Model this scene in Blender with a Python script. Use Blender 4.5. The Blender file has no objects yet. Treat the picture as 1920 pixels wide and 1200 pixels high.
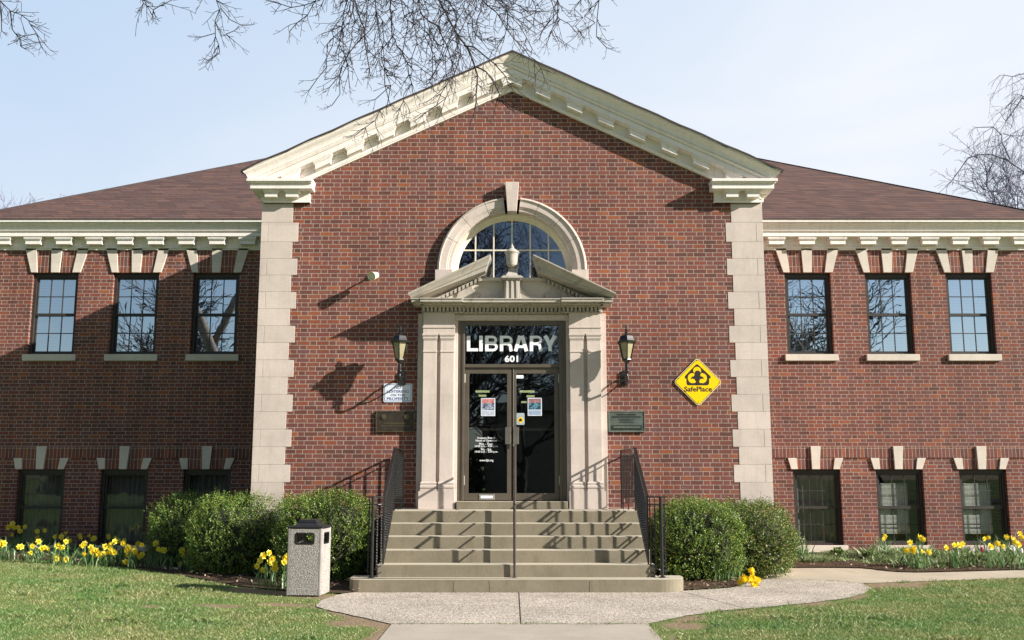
import bpy, math, random
import numpy as np
from mathutils import Vector, Matrix
R=math.radians
scene=bpy.context.scene
COL=scene.collection
rnd=random.Random(7)
# ------------------------------------------------------------------ camera figures
FPX=1867.; TH=math.atan(292/FPX); CY=-15.8; CZ=1.52
def at(px,py,Y):
    """world X,Z of a photo pixel on the vertical plane Y (used to read sizes off the photo)"""
    d=Y-CY; a=TH+math.atan((600-py)/FPX); Z=CZ+d*math.tan(a)
    return ((px-960.5)/FPX*(d*math.cos(TH)+(Z-CZ)*math.sin(TH)), Z)
def sm(t): t=max(0.,min(1.,t)); return t*t*(3-2*t)
def gz(x,y): return .2*sm((-x-2.5)/7)+.1*sm((x-3)/3)*sm(y/2.6)
# ------------------------------------------------------------------ tagging
def tag(o,label=None,cat=None,group=None,kind=None):
    if label: o['label']=label
    if cat: o['category']=cat
    if group: o['group']=group
    if kind: o['kind']=kind
    return o
def thing(name,label,cat,loc=(0,0,0),group=None,rz=0):
    o=bpy.data.objects.new(name,None); COL.objects.link(o); o.location=loc; o.rotation_euler=(0,0,rz)
    o.empty_display_size=.2
    return tag(o,label,cat,group)
def origin(o):
    v=Vector((0,0,0))
    while o is not None: v+=Vector(o.location); o=o.parent
    return v
# ------------------------------------------------------------------ mesh builder
class MB:
    def __init__(s): s.v=[]; s.f=[]; s.m=[]; s.mi=0
    def add(s,vs,fs):
        b=len(s.v); s.v+=[tuple(p) for p in vs]
        for q in fs: s.f.append(tuple(b+i for i in q)); s.m.append(s.mi)
        return s
    def quad(s,a,b,c,d): return s.add([a,b,c,d],[(0,1,2,3)])
    def box(s,x0,x1,y0,y1,z0,z1):
        return s.hexa([(x0,y0,z0),(x1,y0,z0),(x1,y1,z0),(x0,y1,z0)],[(x0,y0,z1),(x1,y0,z1),(x1,y1,z1),(x0,y1,z1)])
    def hexa(s,b,t):
        return s.add(list(b)+list(t),[(3,2,1,0),(4,5,6,7),(0,1,5,4),(1,2,6,5),(2,3,7,6),(3,0,4,7)])
    def prism(s,poly,y0,y1,flip=False):
        """poly of (x,z) extruded along Y"""
        n=len(poly); vs=[(x,y0,z) for x,z in poly]+[(x,y1,z) for x,z in poly]
        fs=[tuple(range(n)),tuple(range(2*n-1,n-1,-1))]+[(i,n+i,n+(i+1)%n,(i+1)%n) for i in range(n)]
        return s.add(vs,fs)
    def slab(s,poly,z0,z1):
        n=len(poly); vs=[(x,y,z0) for x,y in poly]+[(x,y,z1) for x,y in poly]
        fs=[tuple(range(n-1,-1,-1)),tuple(range(n,2*n))]+[(i,(i+1)%n,n+(i+1)%n,n+i) for i in range(n)]
        return s.add(vs,fs)
    def sweep(s,rings,caps=True,closed=True):
        n=len(rings[0]); vs=[p for r in rings for p in r]; fs=[]
        for k in range(len(rings)-1):
            for i in range(n if closed else n-1):
                j=(i+1)%n; fs.append((k*n+i,k*n+j,(k+1)*n+j,(k+1)*n+i))
        if caps: fs+= [tuple(range(n-1,-1,-1)),tuple(range((len(rings)-1)*n,len(rings)*n))]
        return s.add(vs,fs)
    def tube(s,pts,rad,sides=5,caps=True):
        pts=[Vector(p) for p in pts]; n=len(pts)
        if not isinstance(rad,(list,tuple)): rad=[rad]*n
        up=None; rings=[]
        for i in range(n):
            t=(pts[min(i+1,n-1)]-pts[max(i-1,0)])
            if t.length<1e-9: t=Vector((0,0,1))
            t.normalize()
            if up is None:
                up=t.orthogonal().normalized()
            else:
                up=up-t*up.dot(t)
                up=up.normalized() if up.length>1e-6 else t.orthogonal().normalized()
            w=t.cross(up)
            rings.append([pts[i]+(up*math.cos(2*math.pi*k/sides)+w*math.sin(2*math.pi*k/sides))*rad[i] for k in range(sides)])
        return s.sweep(rings,caps)
    def lathe(s,c,prof,seg=16,caps=True):
        return s.sweep([[(c[0]+r*math.cos(2*math.pi*k/seg),c[1]+r*math.sin(2*math.pi*k/seg),z) for k in range(seg)] for r,z in prof],caps)
    def bar(s,p,q,w,h=None):
        """square bar p->q"""
        p=Vector(p);q=Vector(q);t=(q-p).normalized();h=h or w
        a=Vector((0,0,1)) if abs(t.z)<.9 else Vector((0,1,0))
        u=t.cross(a).normalized()*w/2; v=t.cross(u).normalized()*h/2
        return s.hexa([p-u-v,p+u-v,p+u+v,p-u+v],[q-u-v,q+u-v,q+u+v,q-u+v])
    def twist(s,p,q,w,turns,seg):
        p=Vector(p);q=Vector(q);rings=[]
        for i in range(seg+1):
            c=p.lerp(q,i/seg);a=turns*2*math.pi*i/seg
            rings.append([c+Vector((math.cos(a+k*math.pi/2),math.sin(a+k*math.pi/2),0))*w*.7 for k in range(4)])
        return s.sweep(rings)
    def build(s,name,mat,parent=None,smooth=False,bevel=0,label=None):
        me=bpy.data.meshes.new(name); o0=origin(parent) if parent is not None else Vector((0,0,0))
        vs=np.array(s.v,dtype=np.float32)-np.array(o0,dtype=np.float32)
        me.from_pydata([tuple(p) for p in vs.tolist()],[],s.f)
        mats=mat if isinstance(mat,(list,tuple)) else [mat]
        for m in mats: me.materials.append(m)
        if len(mats)>1: me.polygons.foreach_set('material_index',s.m)
        if smooth: me.polygons.foreach_set('use_smooth',[True]*len(s.f))
        me.update()
        import bmesh
        bm=bmesh.new(); bm.from_mesh(me); bmesh.ops.recalc_face_normals(bm,faces=bm.faces); bm.to_mesh(me); bm.free()
        o=bpy.data.objects.new(name,me); COL.objects.link(o)
        if parent is not None: o.parent=parent
        if bevel:
            b=o.modifiers.new('bevel','BEVEL'); b.width=bevel; b.segments=2; b.limit_method='ANGLE'; b.angle_limit=R(40)
        if label: o['label']=label
        return o
def npmesh(name,V,F,mat,parent=None,smooth=False):
    """fast mesh from arrays; F is (n,k) with a constant face size"""
    me=bpy.data.meshes.new(name); o0=origin(parent) if parent is not None else Vector((0,0,0))
    V=np.asarray(V,dtype=np.float32)-np.array(o0,dtype=np.float32); F=np.asarray(F,dtype=np.int32); n,k=F.shape
    me.vertices.add(len(V)); me.vertices.foreach_set('co',V.ravel())
    me.loops.add(n*k); me.loops.foreach_set('vertex_index',F.ravel())
    me.polygons.add(n); me.polygons.foreach_set('loop_start',np.arange(0,n*k,k,dtype=np.int32))
    if smooth: me.polygons.foreach_set('use_smooth',np.ones(n,dtype=bool))
    mats=mat if isinstance(mat,(list,tuple)) else [mat]
    for m in mats: me.materials.append(m)
    me.update(calc_edges=True); me.validate()
    o=bpy.data.objects.new(name,me); COL.objects.link(o)
    if parent is not None: o.parent=parent
    return o
# ------------------------------------------------------------------ materials
class NT:
    def __init__(s,name,world=False):
        s.mat=bpy.data.materials.new(name); s.mat.use_nodes=True; s.t=s.mat.node_tree
        s.b=s.t.nodes['Principled BSDF']; s.out=s.t.nodes['Material Output']; s.P=None
    def n(s,k,**kw):
        x=s.t.nodes.new(k)
        for a,b in kw.items(): setattr(x,a,b)
        return x
    def l(s,a,b): s.t.links.new(a,b)
    def put(s,sock,v):
        if hasattr(v,'is_output') or isinstance(v,bpy.types.NodeSocket): s.l(v,sock)
        elif isinstance(v,(tuple,list)) and len(v)==3 and sock.type=='RGBA': sock.default_value=(*v,1)
        else: sock.default_value=v
    def m(s,op,a,b=None,c=None):
        x=s.n('ShaderNodeMath',operation=op); s.put(x.inputs[0],a)
        if b is not None: s.put(x.inputs[1],b)
        if c is not None: s.put(x.inputs[2],c)
        return x.outputs[0]
    def pos(s):
        if not s.P: s.P=s.n('ShaderNodeNewGeometry')
        return s.P.outputs['Position']
    def xyz(s,v=None):
        x=s.n('ShaderNodeSeparateXYZ'); s.l(v or s.pos(),x.inputs[0]); return x.outputs
    def vec(s,a,b,c=0.):
        x=s.n('ShaderNodeCombineXYZ')
        for i,q in enumerate((a,b,c)): s.put(x.inputs[i],q)
        return x.outputs[0]
    def noise(s,scale,detail=4,rough=.55,v=None,dist=0):
        x=s.n('ShaderNodeTexNoise'); s.l(v or s.pos(),x.inputs['Vector']); x.inputs['Scale'].default_value=scale
        x.inputs['Detail'].default_value=detail; x.inputs['Roughness'].default_value=rough; x.inputs['Distortion'].default_value=dist
        return x.outputs['Fac']
    def white(s,v):
        x=s.n('ShaderNodeTexWhiteNoise',noise_dimensions='3D'); s.l(v,x.inputs['Vector']); return x.outputs['Value'],x.outputs['Color']
    def vor(s,scale,v=None,feat='F1'):
        x=s.n('ShaderNodeTexVoronoi',feature=feat); s.l(v or s.pos(),x.inputs['Vector']); x.inputs['Scale'].default_value=scale; return x
    def ramp(s,f,stops,interp='LINEAR'):
        x=s.n('ShaderNodeValToRGB'); r=x.color_ramp; r.interpolation=interp
        while len(r.elements)<len(stops): r.elements.new(.5)
        for e,(p,c) in zip(r.elements,stops): e.position=p; e.color=(*(c if isinstance(c,(tuple,list)) else (c,c,c)),1)
        s.l(f,x.inputs[0]); return x.outputs[0]
    def mr(s,f,a,b,c=0.,d=1.):
        x=s.n('ShaderNodeMapRange'); s.put(x.inputs[0],f)
        for i,q in enumerate((a,b,c,d)): s.put(x.inputs[i+1],q)
        return x.outputs[0]
    def mix(s,f,a,b,mode='MIX'):
        x=s.n('ShaderNodeMix',data_type='RGBA',blend_type=mode); s.put(x.inputs[0],f); s.put(x.inputs[6],a); s.put(x.inputs[7],b); return x.outputs[2]
    def bump(s,h,strength=.3,dist=.01):
        x=s.n('ShaderNodeBump'); x.inputs['Strength'].default_value=strength; x.inputs['Distance'].default_value=dist
        s.l(h,x.inputs['Height']); s.l(x.outputs[0],s.b.inputs['Normal']); return x
    def fin(s,col=None,rough=.8,metal=0,spec=None):
        if col is not None: s.put(s.b.inputs['Base Color'],col)
        s.put(s.b.inputs['Roughness'],rough); s.b.inputs['Metallic'].default_value=metal
        if spec is not None: s.b.inputs['Specular IOR Level'].default_value=spec
        return s.mat
def plain(name,c,rough=.6,metal=0,var=.15,scale=6,spec=None,bump=0):
    t=NT(name); f=t.noise(scale); lo=tuple(x*(1-var) for x in c); hi=tuple(min(1,x*(1+var)) for x in c)
    if bump: t.bump(t.noise(scale*8),bump,.004)
    return t.fin(t.ramp(f,[(.3,lo),(.7,hi)]),rough,metal,spec)
BH=.0689; BP=.3118
BR=[(0,(.115,.047,.039)),(.10,(.140,.053,.041)),(.24,(.168,.060,.051)),(.40,(.200,.062,.042)),(.55,(.172,.067,.059)),(.70,(.240,.070,.040)),(.84,(.155,.069,.067)),(.93,(.290,.092,.043)),(1,(.218,.072,.044))]
def brick(name,soldier=False,zoff=0.):
    t=NT(name); X,Y,Z=t.xyz(); hor=t.m('ADD',X,Y)
    if soldier: u,v=Z,hor
    else: u,v=hor,t.m('ADD',Z,zoff)
    # slight wobble of the joints
    wob=t.m('MULTIPLY',t.m('SUBTRACT',t.noise(9,2),.5),.006)
    v=t.m('ADD',v,wob)
    rv=t.m('DIVIDE',v,BH); row=t.m('FLOOR',rv); fv=t.m('FRACT',rv)
    jit=t.white(t.vec(row,3.3,1.7))[0]
    if soldier:
        P=.203; uu=t.m('ADD',t.m('DIVIDE',u,P),t.m('MULTIPLY',jit,.02) if True else 0)
    else:
        P=BP; uu=t.m('ADD',t.m('ADD',t.m('DIVIDE',u,P),t.m('MULTIPLY',row,.5)),t.m('MULTIPLY',jit,.07))
    col=t.m('FLOOR',uu); fu=t.m('FRACT',uu)
    if soldier:
        du=t.m('MULTIPLY',t.m('MINIMUM',fu,t.m('SUBTRACT',1.,fu)),P); hd=0.
        idv=t.vec(col,row,7.1)
    else:
        sp=t.m('ADD',.662,t.m('MULTIPLY',t.m('SUBTRACT',t.white(t.vec(col,row,9.2))[0],.5),.035))
        hd=t.m('GREATER_THAN',fu,sp)
        du=t.m('MULTIPLY',t.m('MINIMUM',t.m('MINIMUM',fu,t.m('SUBTRACT',1.,fu)),t.m('ABSOLUTE',t.m('SUBTRACT',fu,sp))),P)
        idv=t.vec(t.m('ADD',col,t.m('MULTIPLY',hd,.37)),row,2.3)
    dv=t.m('MULTIPLY',t.m('MINIMUM',fv,t.m('SUBTRACT',1.,fv)),BH)
    d=t.m('MINIMUM',du,dv); d=t.m('ADD',d,t.m('MULTIPLY',t.m('SUBTRACT',t.noise(60,2),.5),.004))
    mask=t.mr(d,.0036,.0058)
    r,rc=t.white(idv)
    if not soldier: r=t.m('MULTIPLY',r,t.m('SUBTRACT',1.,t.m('MULTIPLY',hd,.42)))
    base=t.ramp(r,BR)
    grain=t.mr(t.noise(45,5,.7),.25,.75,.72,1.22)
    base=t.mix(1.,base,t.vec(grain,grain,grain),'MULTIPLY')
    big=t.mr(t.noise(.55,3),.3,.7,.86,1.12)
    mort=t.ramp(t.noise(14,4),[(.3,(.30,.25,.205)),(.7,(.46,.395,.33))])
    c=t.mix(mask,mort,base)
    stn=t.mr(t.noise(1.,5,.7,v=t.vec(t.m('MULTIPLY',hor,3.5),0.,t.m('MULTIPLY',Z,.45))),.35,.7,1.07,.80); c=t.mix(1.,c,t.vec(stn,stn,stn),'MULTIPLY')
    dmp=t.mr(t.m('ADD',Z,t.m('MULTIPLY',t.noise(2.5,4),.5)),.35,.75,.72,1.); c=t.mix(1.,c,t.vec(dmp,dmp,dmp),'MULTIPLY')
    c=t.mix(1.,c,t.vec(big,big,big),'MULTIPLY')
    t.bump(t.m('ADD',t.m('MULTIPLY',mask,1.),t.m('MULTIPLY',t.noise(70,4),.35)),.55,.006)
    return t.fin(c,t.mr(mask,0.,1.,.95,.78),0,.25)
def stone(name,c=(.56,.47,.40),joint=None,dirt=.35,streak=False):
    t=NT(name); n1=t.noise(2.2,6,.65); n2=t.noise(40,4,.7)
    col=t.ramp(n1,[(.25,tuple(x*.84 for x in c)),(.55,c),(.8,tuple(min(1,x*1.08) for x in c))])
    g=t.mr(n2,.3,.7,.93,1.05); col=t.mix(1.,col,t.vec(g,g,g),'MULTIPLY')
    X,Y,Z=t.xyz(); q=t.mr(t.white(t.vec(t.m('FLOOR',t.m('DIVIDE',t.m('ADD',Z,-.037),.2756)),t.m('GREATER_THAN',X,0.),2.))[0],0.,1.,.91,1.05); col=t.mix(1.,col,t.vec(q,q,q),'MULTIPLY')
    if dirt:
        nn=t.noise(1.,5,.7,v=t.vec(t.m('MULTIPLY',t.m('ADD',X,Y),9.),t.m('MULTIPLY',Y,2.),t.m('MULTIPLY',Z,1.1)))
        col=t.mix(t.mr(nn,.52,.78,0.,dirt),col,(.16,.145,.11))
    t.bump(n2,.15,.004)
    return t.fin(col,.85,0,.3)
def paint(name,c,chip=.5,dirt=.5):
    t=NT(name); n=t.noise(3.,6,.7); col=t.ramp(n,[(.3,tuple(x*.9 for x in c)),(.7,c)])
    X,Y,Z=t.xyz(); st=t.noise(1.,5,.7,v=t.vec(t.m('MULTIPLY',X,14.),t.m('MULTIPLY',Y,6.),t.m('MULTIPLY',Z,2.5)))
    col=t.mix(t.mr(st,.5,.8,0.,dirt),col,(.36,.33,.25))
    ch=t.noise(11,8,.75); col=t.mix(t.mr(ch,.67,.685,0.,chip),col,(.10,.095,.085))
    t.bump(t.noise(25,4),.2,.004); return t.fin(col,.6,0,.35)
M={}
M['brick']=brick('red_brick'); M['soldier']=brick('soldier_brick',True)
M['stone']=stone('limestone',(.58,.495,.44),dirt=.26); M['stone_w']=stone('limestone_weathered',(.46,.415,.36),dirt=.9)
M['stone_l']=stone('limestone_trim',(.64,.565,.49),dirt=.15); M['stone_y']=stone('limestone_reveal',(.60,.52,.37),dirt=.3)
M['white']=paint('cream_paint',(.84,.775,.725),.75,.34); M['white_t']=paint('window_paint',(.72,.67,.54),.3,.4)
def concrete(name,c,agg=False,dirt_lit_treads=False):
    t=NT(name)
    if agg:
        v=t.vor(75); n=t.noise(1.2,4)
        r=t.white(v.outputs['Position'])[0]
        col=t.ramp(r,[(0,tuple(x*.38 for x in c)),(.35,tuple(x*.8 for x in c)),(.7,tuple(x*1.15 for x in c)),(1,tuple(min(1,x*1.5) for x in c))])
        e=t.mr(v.outputs['Distance'],.35,.65,1.,.55); col=t.mix(1.,col,t.vec(e,e,e),'MULTIPLY')
        g=t.mr(n,.3,.7,.80,1.12); col=t.mix(1.,col,t.vec(g,g,g),'MULTIPLY')
        g=t.mr(t.noise(5.,6,.75),.55,.75,1.,.78); col=t.mix(1.,col,t.vec(g,g,g),'MULTIPLY')
        X,Y,Z=t.xyz()
        j1=t.m('LESS_THAN',t.m('ABSOLUTE',t.m('SUBTRACT',X,t.m('ADD',.085,t.m('MULTIPLY',t.noise(2.),.01)))),.008)
        j2=t.m('LESS_THAN',t.m('ABSOLUTE',t.m('ADD',t.m('SUBTRACT',X,2.32),t.m('MULTIPLY',t.m('ADD',Y,2.45),.27))),.008)
        col=t.mix(t.m('MAXIMUM',j1,j2),col,(.03,.028,.024))
        t.bump(t.m('SUBTRACT',1.,v.outputs['Distance']),.5,.006)
    else:
        n=t.noise(1.6,6,.7); n2=t.noise(55,4,.7)
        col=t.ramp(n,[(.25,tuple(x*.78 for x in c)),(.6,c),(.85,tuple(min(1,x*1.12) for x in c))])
        g=t.mr(n2,.3,.7,.86,1.1); col=t.mix(1.,col,t.vec(g,g,g),'MULTIPLY')
        if dirt_lit_treads:
            X,Y,Z=t.xyz(); s2=t.noise(1.,5,.7,v=t.vec(t.m('MULTIPLY',X,6.),t.m('MULTIPLY',Y,3.),t.m('MULTIPLY',Z,2.)))
            col=t.mix(t.mr(s2,.5,.75,0.,.55),col,(.12,.10,.065))
        if dirt_lit_treads:
            g=t.n('ShaderNodeNewGeometry'); nz_=t.xyz(g.outputs['True Normal'])[2]; col=t.mix(t.mr(nz_,.5,.95,0.,1.),col,(.47,.42,.33))  # upward faces painted paler, standing in for the light on the treads
        if dirt_lit_treads:
            X,Y,Z=t.xyz()
            for xc in (-.775,-.30,1.02):
                ck=t.m('LESS_THAN',t.m('ABSOLUTE',t.m('SUBTRACT',X,t.m('ADD',xc-.012,t.m('MULTIPLY',t.noise(9.),.024)))),.0045); ck=t.m('MULTIPLY',ck,t.m('LESS_THAN',Z,.15)); col=t.mix(t.m('MULTIPLY',ck,.85),col,(.03,.024,.018))
        t.bump(n2,.3,.004)
    return t.fin(col,.9,0,.25)
M['steps']=concrete('step_concrete',(.225,.195,.14),dirt_lit_treads=True)
M['agg']=concrete('pebble_aggregate',(.60,.52,.435),agg=True)
M['walk']=concrete('smooth_concrete',(.42,.365,.30))
M['path']=concrete('path_concrete',(.47,.405,.31))
M['road']=concrete('asphalt',(.05,.05,.05))
def shingles():
    t=NT('roof_shingles'); X,Y,Z=t.xyz(); h=t.m('DIVIDE',Z,.072); row=t.m('FLOOR',h); fr=t.m('FRACT',h)
    u=t.m('ADD',t.m('DIVIDE',t.m('ADD',X,Y),.31),t.m('MULTIPLY',t.white(t.vec(row,1.,2.))[0],1.)); cid=t.m('FLOOR',u)
    r=t.white(t.vec(cid,row,5.))[0]
    c=t.ramp(r,[(0,(.085,.050,.045)),(.4,(.115,.064,.054)),(.75,(.14,.077,.061)),(1,(.10,.063,.060))])
    n=t.mr(t.noise(1.,5,.7,v=t.vec(t.m('MULTIPLY',X,.9),t.m('MULTIPLY',Y,.9),t.m('MULTIPLY',Z,14.))),.3,.72,.80,1.16); c=t.mix(1.,c,t.vec(n,n,n),'MULTIPLY')
    g=t.mr(t.noise(120,2),.3,.7,.8,1.2); c=t.mix(1.,c,t.vec(g,g,g),'MULTIPLY')
    ed=t.m('LESS_THAN',fr,.17); ev=t.m('LESS_THAN',t.m('FRACT',u),.04); c=t.mix(t.m('MULTIPLY',t.m('MAXIMUM',ed,ev),.8),c,(.035,.025,.025))
    t.bump(fr,.5,.01); return t.fin(c,.9,0,.2)
M['roof']=shingles()
M['roofedge']=plain('roof_edge',(.045,.035,.035),.9)
M['bronze']=plain('bronze_aluminium',(.125,.103,.078),.42,.35,.12,4)
M['wframe']=plain('dark_window_frame',(.035,.028,.024),.5,.1)
M['iron']=plain('black_iron',(.014,.0135,.014),.3,.0,.3,12,.6,.1)
M['ironb']=plain('brown_handrail_paint',(.06,.042,.035),.45,.2,.4,25)
M['steel']=plain('brushed_handle_metal',(.30,.27,.23),.35,.8)
M['chrome']=plain('door_edge_metal',(.55,.52,.48),.35,.8)
M['slat']=plain('blind_slats',(.72,.72,.68),.6,0,.05)
M['wall_in']=plain('interior_wall',(.22,.20,.17),.9)
M['curtain']=plain('curtain_cloth',(.78,.76,.68),.9,0,.1,3)
M['drape']=plain('dull_drape',(.21,.19,.185),.9,0,.15,2)
M['black']=plain('black_plastic',(.018,.018,.02),.35,0,.2,8)
M['dark']=plain('dark_void',(.006,.006,.006),.9)
M['cam']=plain('cream_light_housing',(.74,.68,.52),.45,0,.08)
M['sign_w']=plain('sign_white',(.70,.74,.82),.45,0,.04); M['sign_b']=plain('sign_blue',(.015,.035,.20),.45,0,.05)
M['yel']=plain('sign_yellow',(.95,.58,.002),.6,0,.03,3,.15); M['sk']=plain('sign_black',(.022,.018,.014),.45,0,.1); M['yel_e']=plain('sign_pale_rim',(.85,.75,.35),.5,0,.05)
M['vinyl']=plain('white_vinyl_letter',(.93,.94,.96),.25,0,.02,6,.8)
M['pl_b']=plain('bronze_plaque',(.055,.043,.032),.45,.5,.3,15); M['pl_b2']=plain('bronze_plaque_relief',(.16,.12,.07),.4,.6,.2,15)
M['pl_g']=plain('verdigris_plaque',(.105,.125,.105),.5,.4,.25,9); M['pl_g2']=plain('verdigris_relief',(.20,.22,.18),.45,.4,.2,9); M['pl_g3']=plain('verdigris_dark',(.03,.035,.03),.5,.4,.2,9)
def glass(name,fac,tint=(.75,.78,.78),gl=(.86,.93,1.),wob=.02):
    t=NT(name); t.t.nodes.remove(t.b); tr=t.n('ShaderNodeBsdfTransparent'); tr.inputs[0].default_value=(*tint,1)
    g=t.n('ShaderNodeBsdfGlossy'); g.inputs['Roughness'].default_value=.008; g.inputs['Color'].default_value=(*gl,1)
    bp=t.n('ShaderNodeBump'); bp.inputs['Strength'].default_value=wob; bp.inputs['Distance'].default_value=.05
    X,Y,Z=t.xyz(); nz=t.noise(1.,2,.5,v=t.vec(t.m('MULTIPLY',X,2.2),Y,t.m('MULTIPLY',Z,1.6))); t.l(nz,bp.inputs['Height']); t.l(bp.outputs[0],g.inputs['Normal'])
    lw=t.n('ShaderNodeLayerWeight'); lw.inputs[0].default_value=.35
    f=t.m('ADD',fac,t.m('MULTIPLY',lw.outputs['Fresnel'],.2)); mx=t.n('ShaderNodeMixShader'); t.l(f,mx.inputs[0]); t.l(tr.outputs[0],mx.inputs[1]); t.l(g.outputs[0],mx.inputs[2]); t.l(mx.outputs[0],t.out.inputs[0]); return t.mat
M['glass']=glass('window_glass',.74,(.55,.6,.6)); M['glass_l']=glass('basement_glass',.055,(.72,.74,.72)); M['glass_d']=glass('door_glass',.15,(.35,.36,.36)); M['glass_t']=glass('transom_glass',.22,(.3,.3,.3)); M['glass_a']=glass('arch_glass',.24,(.3,.33,.36),(.72,.8,.95))
def lampglass():
    t=NT('frosted_lantern_glass'); t.b.inputs['Transmission Weight'].default_value=.25; t.b.inputs['Subsurface Weight'].default_value=.0
    return t.fin(t.ramp(t.noise(6),[(.3,(.36,.31,.19)),(.7,(.50,.44,.28))]),.3)
M['lglass']=lampglass()
def leafmat(name,stops,trans=.25,rough=.45,spec=.5):
    t=NT(name); g=t.n('ShaderNodeNewGeometry'); c=t.ramp(g.outputs['Random Per Island'],stops)
    d=t.n('ShaderNodeBsdfTranslucent'); t.l(c,d.inputs[0]); mx=t.n('ShaderNodeMixShader'); mx.inputs[0].default_value=trans
    t.fin(c,rough,0,spec); t.l(t.b.outputs[0],mx.inputs[1]); t.l(d.outputs[0],mx.inputs[2]); t.l(mx.outputs[0],t.out.inputs[0]); return t.mat
M['box']=leafmat('boxwood_leaf',[(0,(.035,.075,.014)),(.35,(.09,.165,.026)),(.7,(.20,.30,.045)),(.93,(.36,.45,.10)),(1,(.36,.22,.07))],.25,.42,.5)
M['boxr']=leafmat('rusty_boxwood_leaf',[(0,(.035,.075,.014)),(.5,(.10,.175,.026)),(.85,(.22,.29,.05)),(.93,(.42,.27,.08)),(1,(.48,.30,.12))],.2,.42,.5)
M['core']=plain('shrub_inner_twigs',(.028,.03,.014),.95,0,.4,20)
M['dleaf']=leafmat('daffodil_leaf',[(0,(.04,.10,.03)),(.5,(.11,.21,.07)),(.85,(.22,.34,.14)),(1,(.42,.50,.28))],.3,.4,.5)
M['gcover']=leafmat('ground_cover_leaf',[(0,(.07,.12,.03)),(.5,(.19,.27,.09)),(.85,(.38,.44,.22)),(1,(.5,.5,.34))],.25,.5)
M['petal']=leafmat('daffodil_petal',[(0,(.92,.80,.05)),(1,(.97,.90,.16))],.35,.5); M['trumpet']=leafmat('daffodil_trumpet',[(0,(.95,.62,.01)),(1,(.97,.72,.02))],.3,.5)
M['orange']=leafmat('forsythia_petal',[(0,(.92,.62,.01)),(1,(.98,.78,.03))],.4,.5)
M['tulip_r']=leafmat('tulip_red',[(0,(.45,.02,.08)),(1,(.6,.04,.14))],.3,.5); M['tulip_w']=leafmat('tulip_white',[(0,(.75,.72,.66)),(1,(.85,.82,.78))],.3,.5)
def grassmat():
    t=NT('grass_blade'); g=t.n('ShaderNodeNewGeometry'); r=g.outputs['Random Per Island']
    a=t.ramp(r,[(0,(.055,.135,.028)),(.5,(.115,.235,.055)),(.85,(.24,.35,.12)),(1,(.50,.53,.32))]); b=t.ramp(r,[(0,(.14,.18,.045)),(.5,(.27,.29,.095)),(.8,(.43,.39,.20)),(1,(.66,.58,.40))])
    f=t.m('ADD',t.m('MULTIPLY',t.noise(.9,5,.65),.75),t.m('MULTIPLY',t.noise(5.,4,.7),.32)); c=t.mix(t.mr(f,.44,.62),a,b)
    d=t.n('ShaderNodeBsdfTranslucent'); t.l(c,d.inputs[0]); mx=t.n('ShaderNodeMixShader'); mx.inputs[0].default_value=.3
    t.fin(c,.5,0,.3); t.l(t.b.outputs[0],mx.inputs[1]); t.l(d.outputs[0],mx.inputs[2]); t.l(mx.outputs[0],t.out.inputs[0]); return t.mat
M['grass']=grassmat()
M['litter']=leafmat('dead_leaf',[(0,(.06,.035,.022)),(.4,(.20,.12,.075)),(.8,(.45,.31,.22)),(1,(.68,.54,.42))],.1,.8,.2)
M['bark']=plain('grey_bark',(.10,.082,.072),.9,0,.35,9); M['twig']=plain('dark_twig',(.022,.017,.022),.8,0,.3,9); M['bud']=plain('reddish_bud',(.26,.12,.09),.7)
M['twig_haze']=plain('hazed_violet_twig',(.21,.20,.28),.9,0,.2,3)  # distance haze is painted into this violet-grey twig colour
def canmat():
    t=NT('pebble_panel'); v=t.vor(85); r=t.white(v.outputs['Position'])[0]; c=t.ramp(r,[(0,(.22,.205,.185)),(.5,(.32,.295,.27)),(1,(.46,.43,.40))])
    t.bump(t.m('SUBTRACT',1.,v.outputs['Distance']),.6,.008); return t.fin(c,.7)
M['pebble']=canmat(); M['canp']=plain('bin_corner_post',(.30,.27,.26),.5,.1)
def soil(name,a,b,sc=30):
    t=NT(name); n=t.noise(sc,6,.75); v=t.vor(40); c=t.ramp(n,[(.3,a),(.62,b),(.78,tuple(min(1,x*1.9) for x in b))]); t.bump(n,.9,.02); return t.fin(c,.95,0,.15)
M['mulch']=soil('bark_mulch',(.030,.020,.013),(.105,.070,.045))
def ground():
    t=NT('lawn_ground'); n=t.noise(1.1,6,.7); n2=t.noise(28,5,.75)
    g=t.ramp(n2,[(.25,(.045,.10,.02)),(.5,(.10,.19,.038)),(.75,(.20,.27,.08))]); 
    g=t.mix(t.mr(n,.35,.68,0.,.65),g,t.ramp(n2,[(.3,(.12,.12,.04)),(.7,(.28,.26,.11))]))
    a=t.n('ShaderNodeAttribute'); a.attribute_name='dirt'
    d=t.ramp(t.noise(24,6,.75),[(.3,(.17,.115,.07)),(.7,(.37,.275,.18))]); f=t.mr(t.m('ADD',a.outputs['Fac'],t.m('MULTIPLY',t.m('SUBTRACT',t.noise(7,5,.7),.5),1.3)),.35,.75)
    t.bump(n2,.8,.03); return t.fin(t.mix(f,g,d),.95,0,.15)
M['lawn']=ground()
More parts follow.
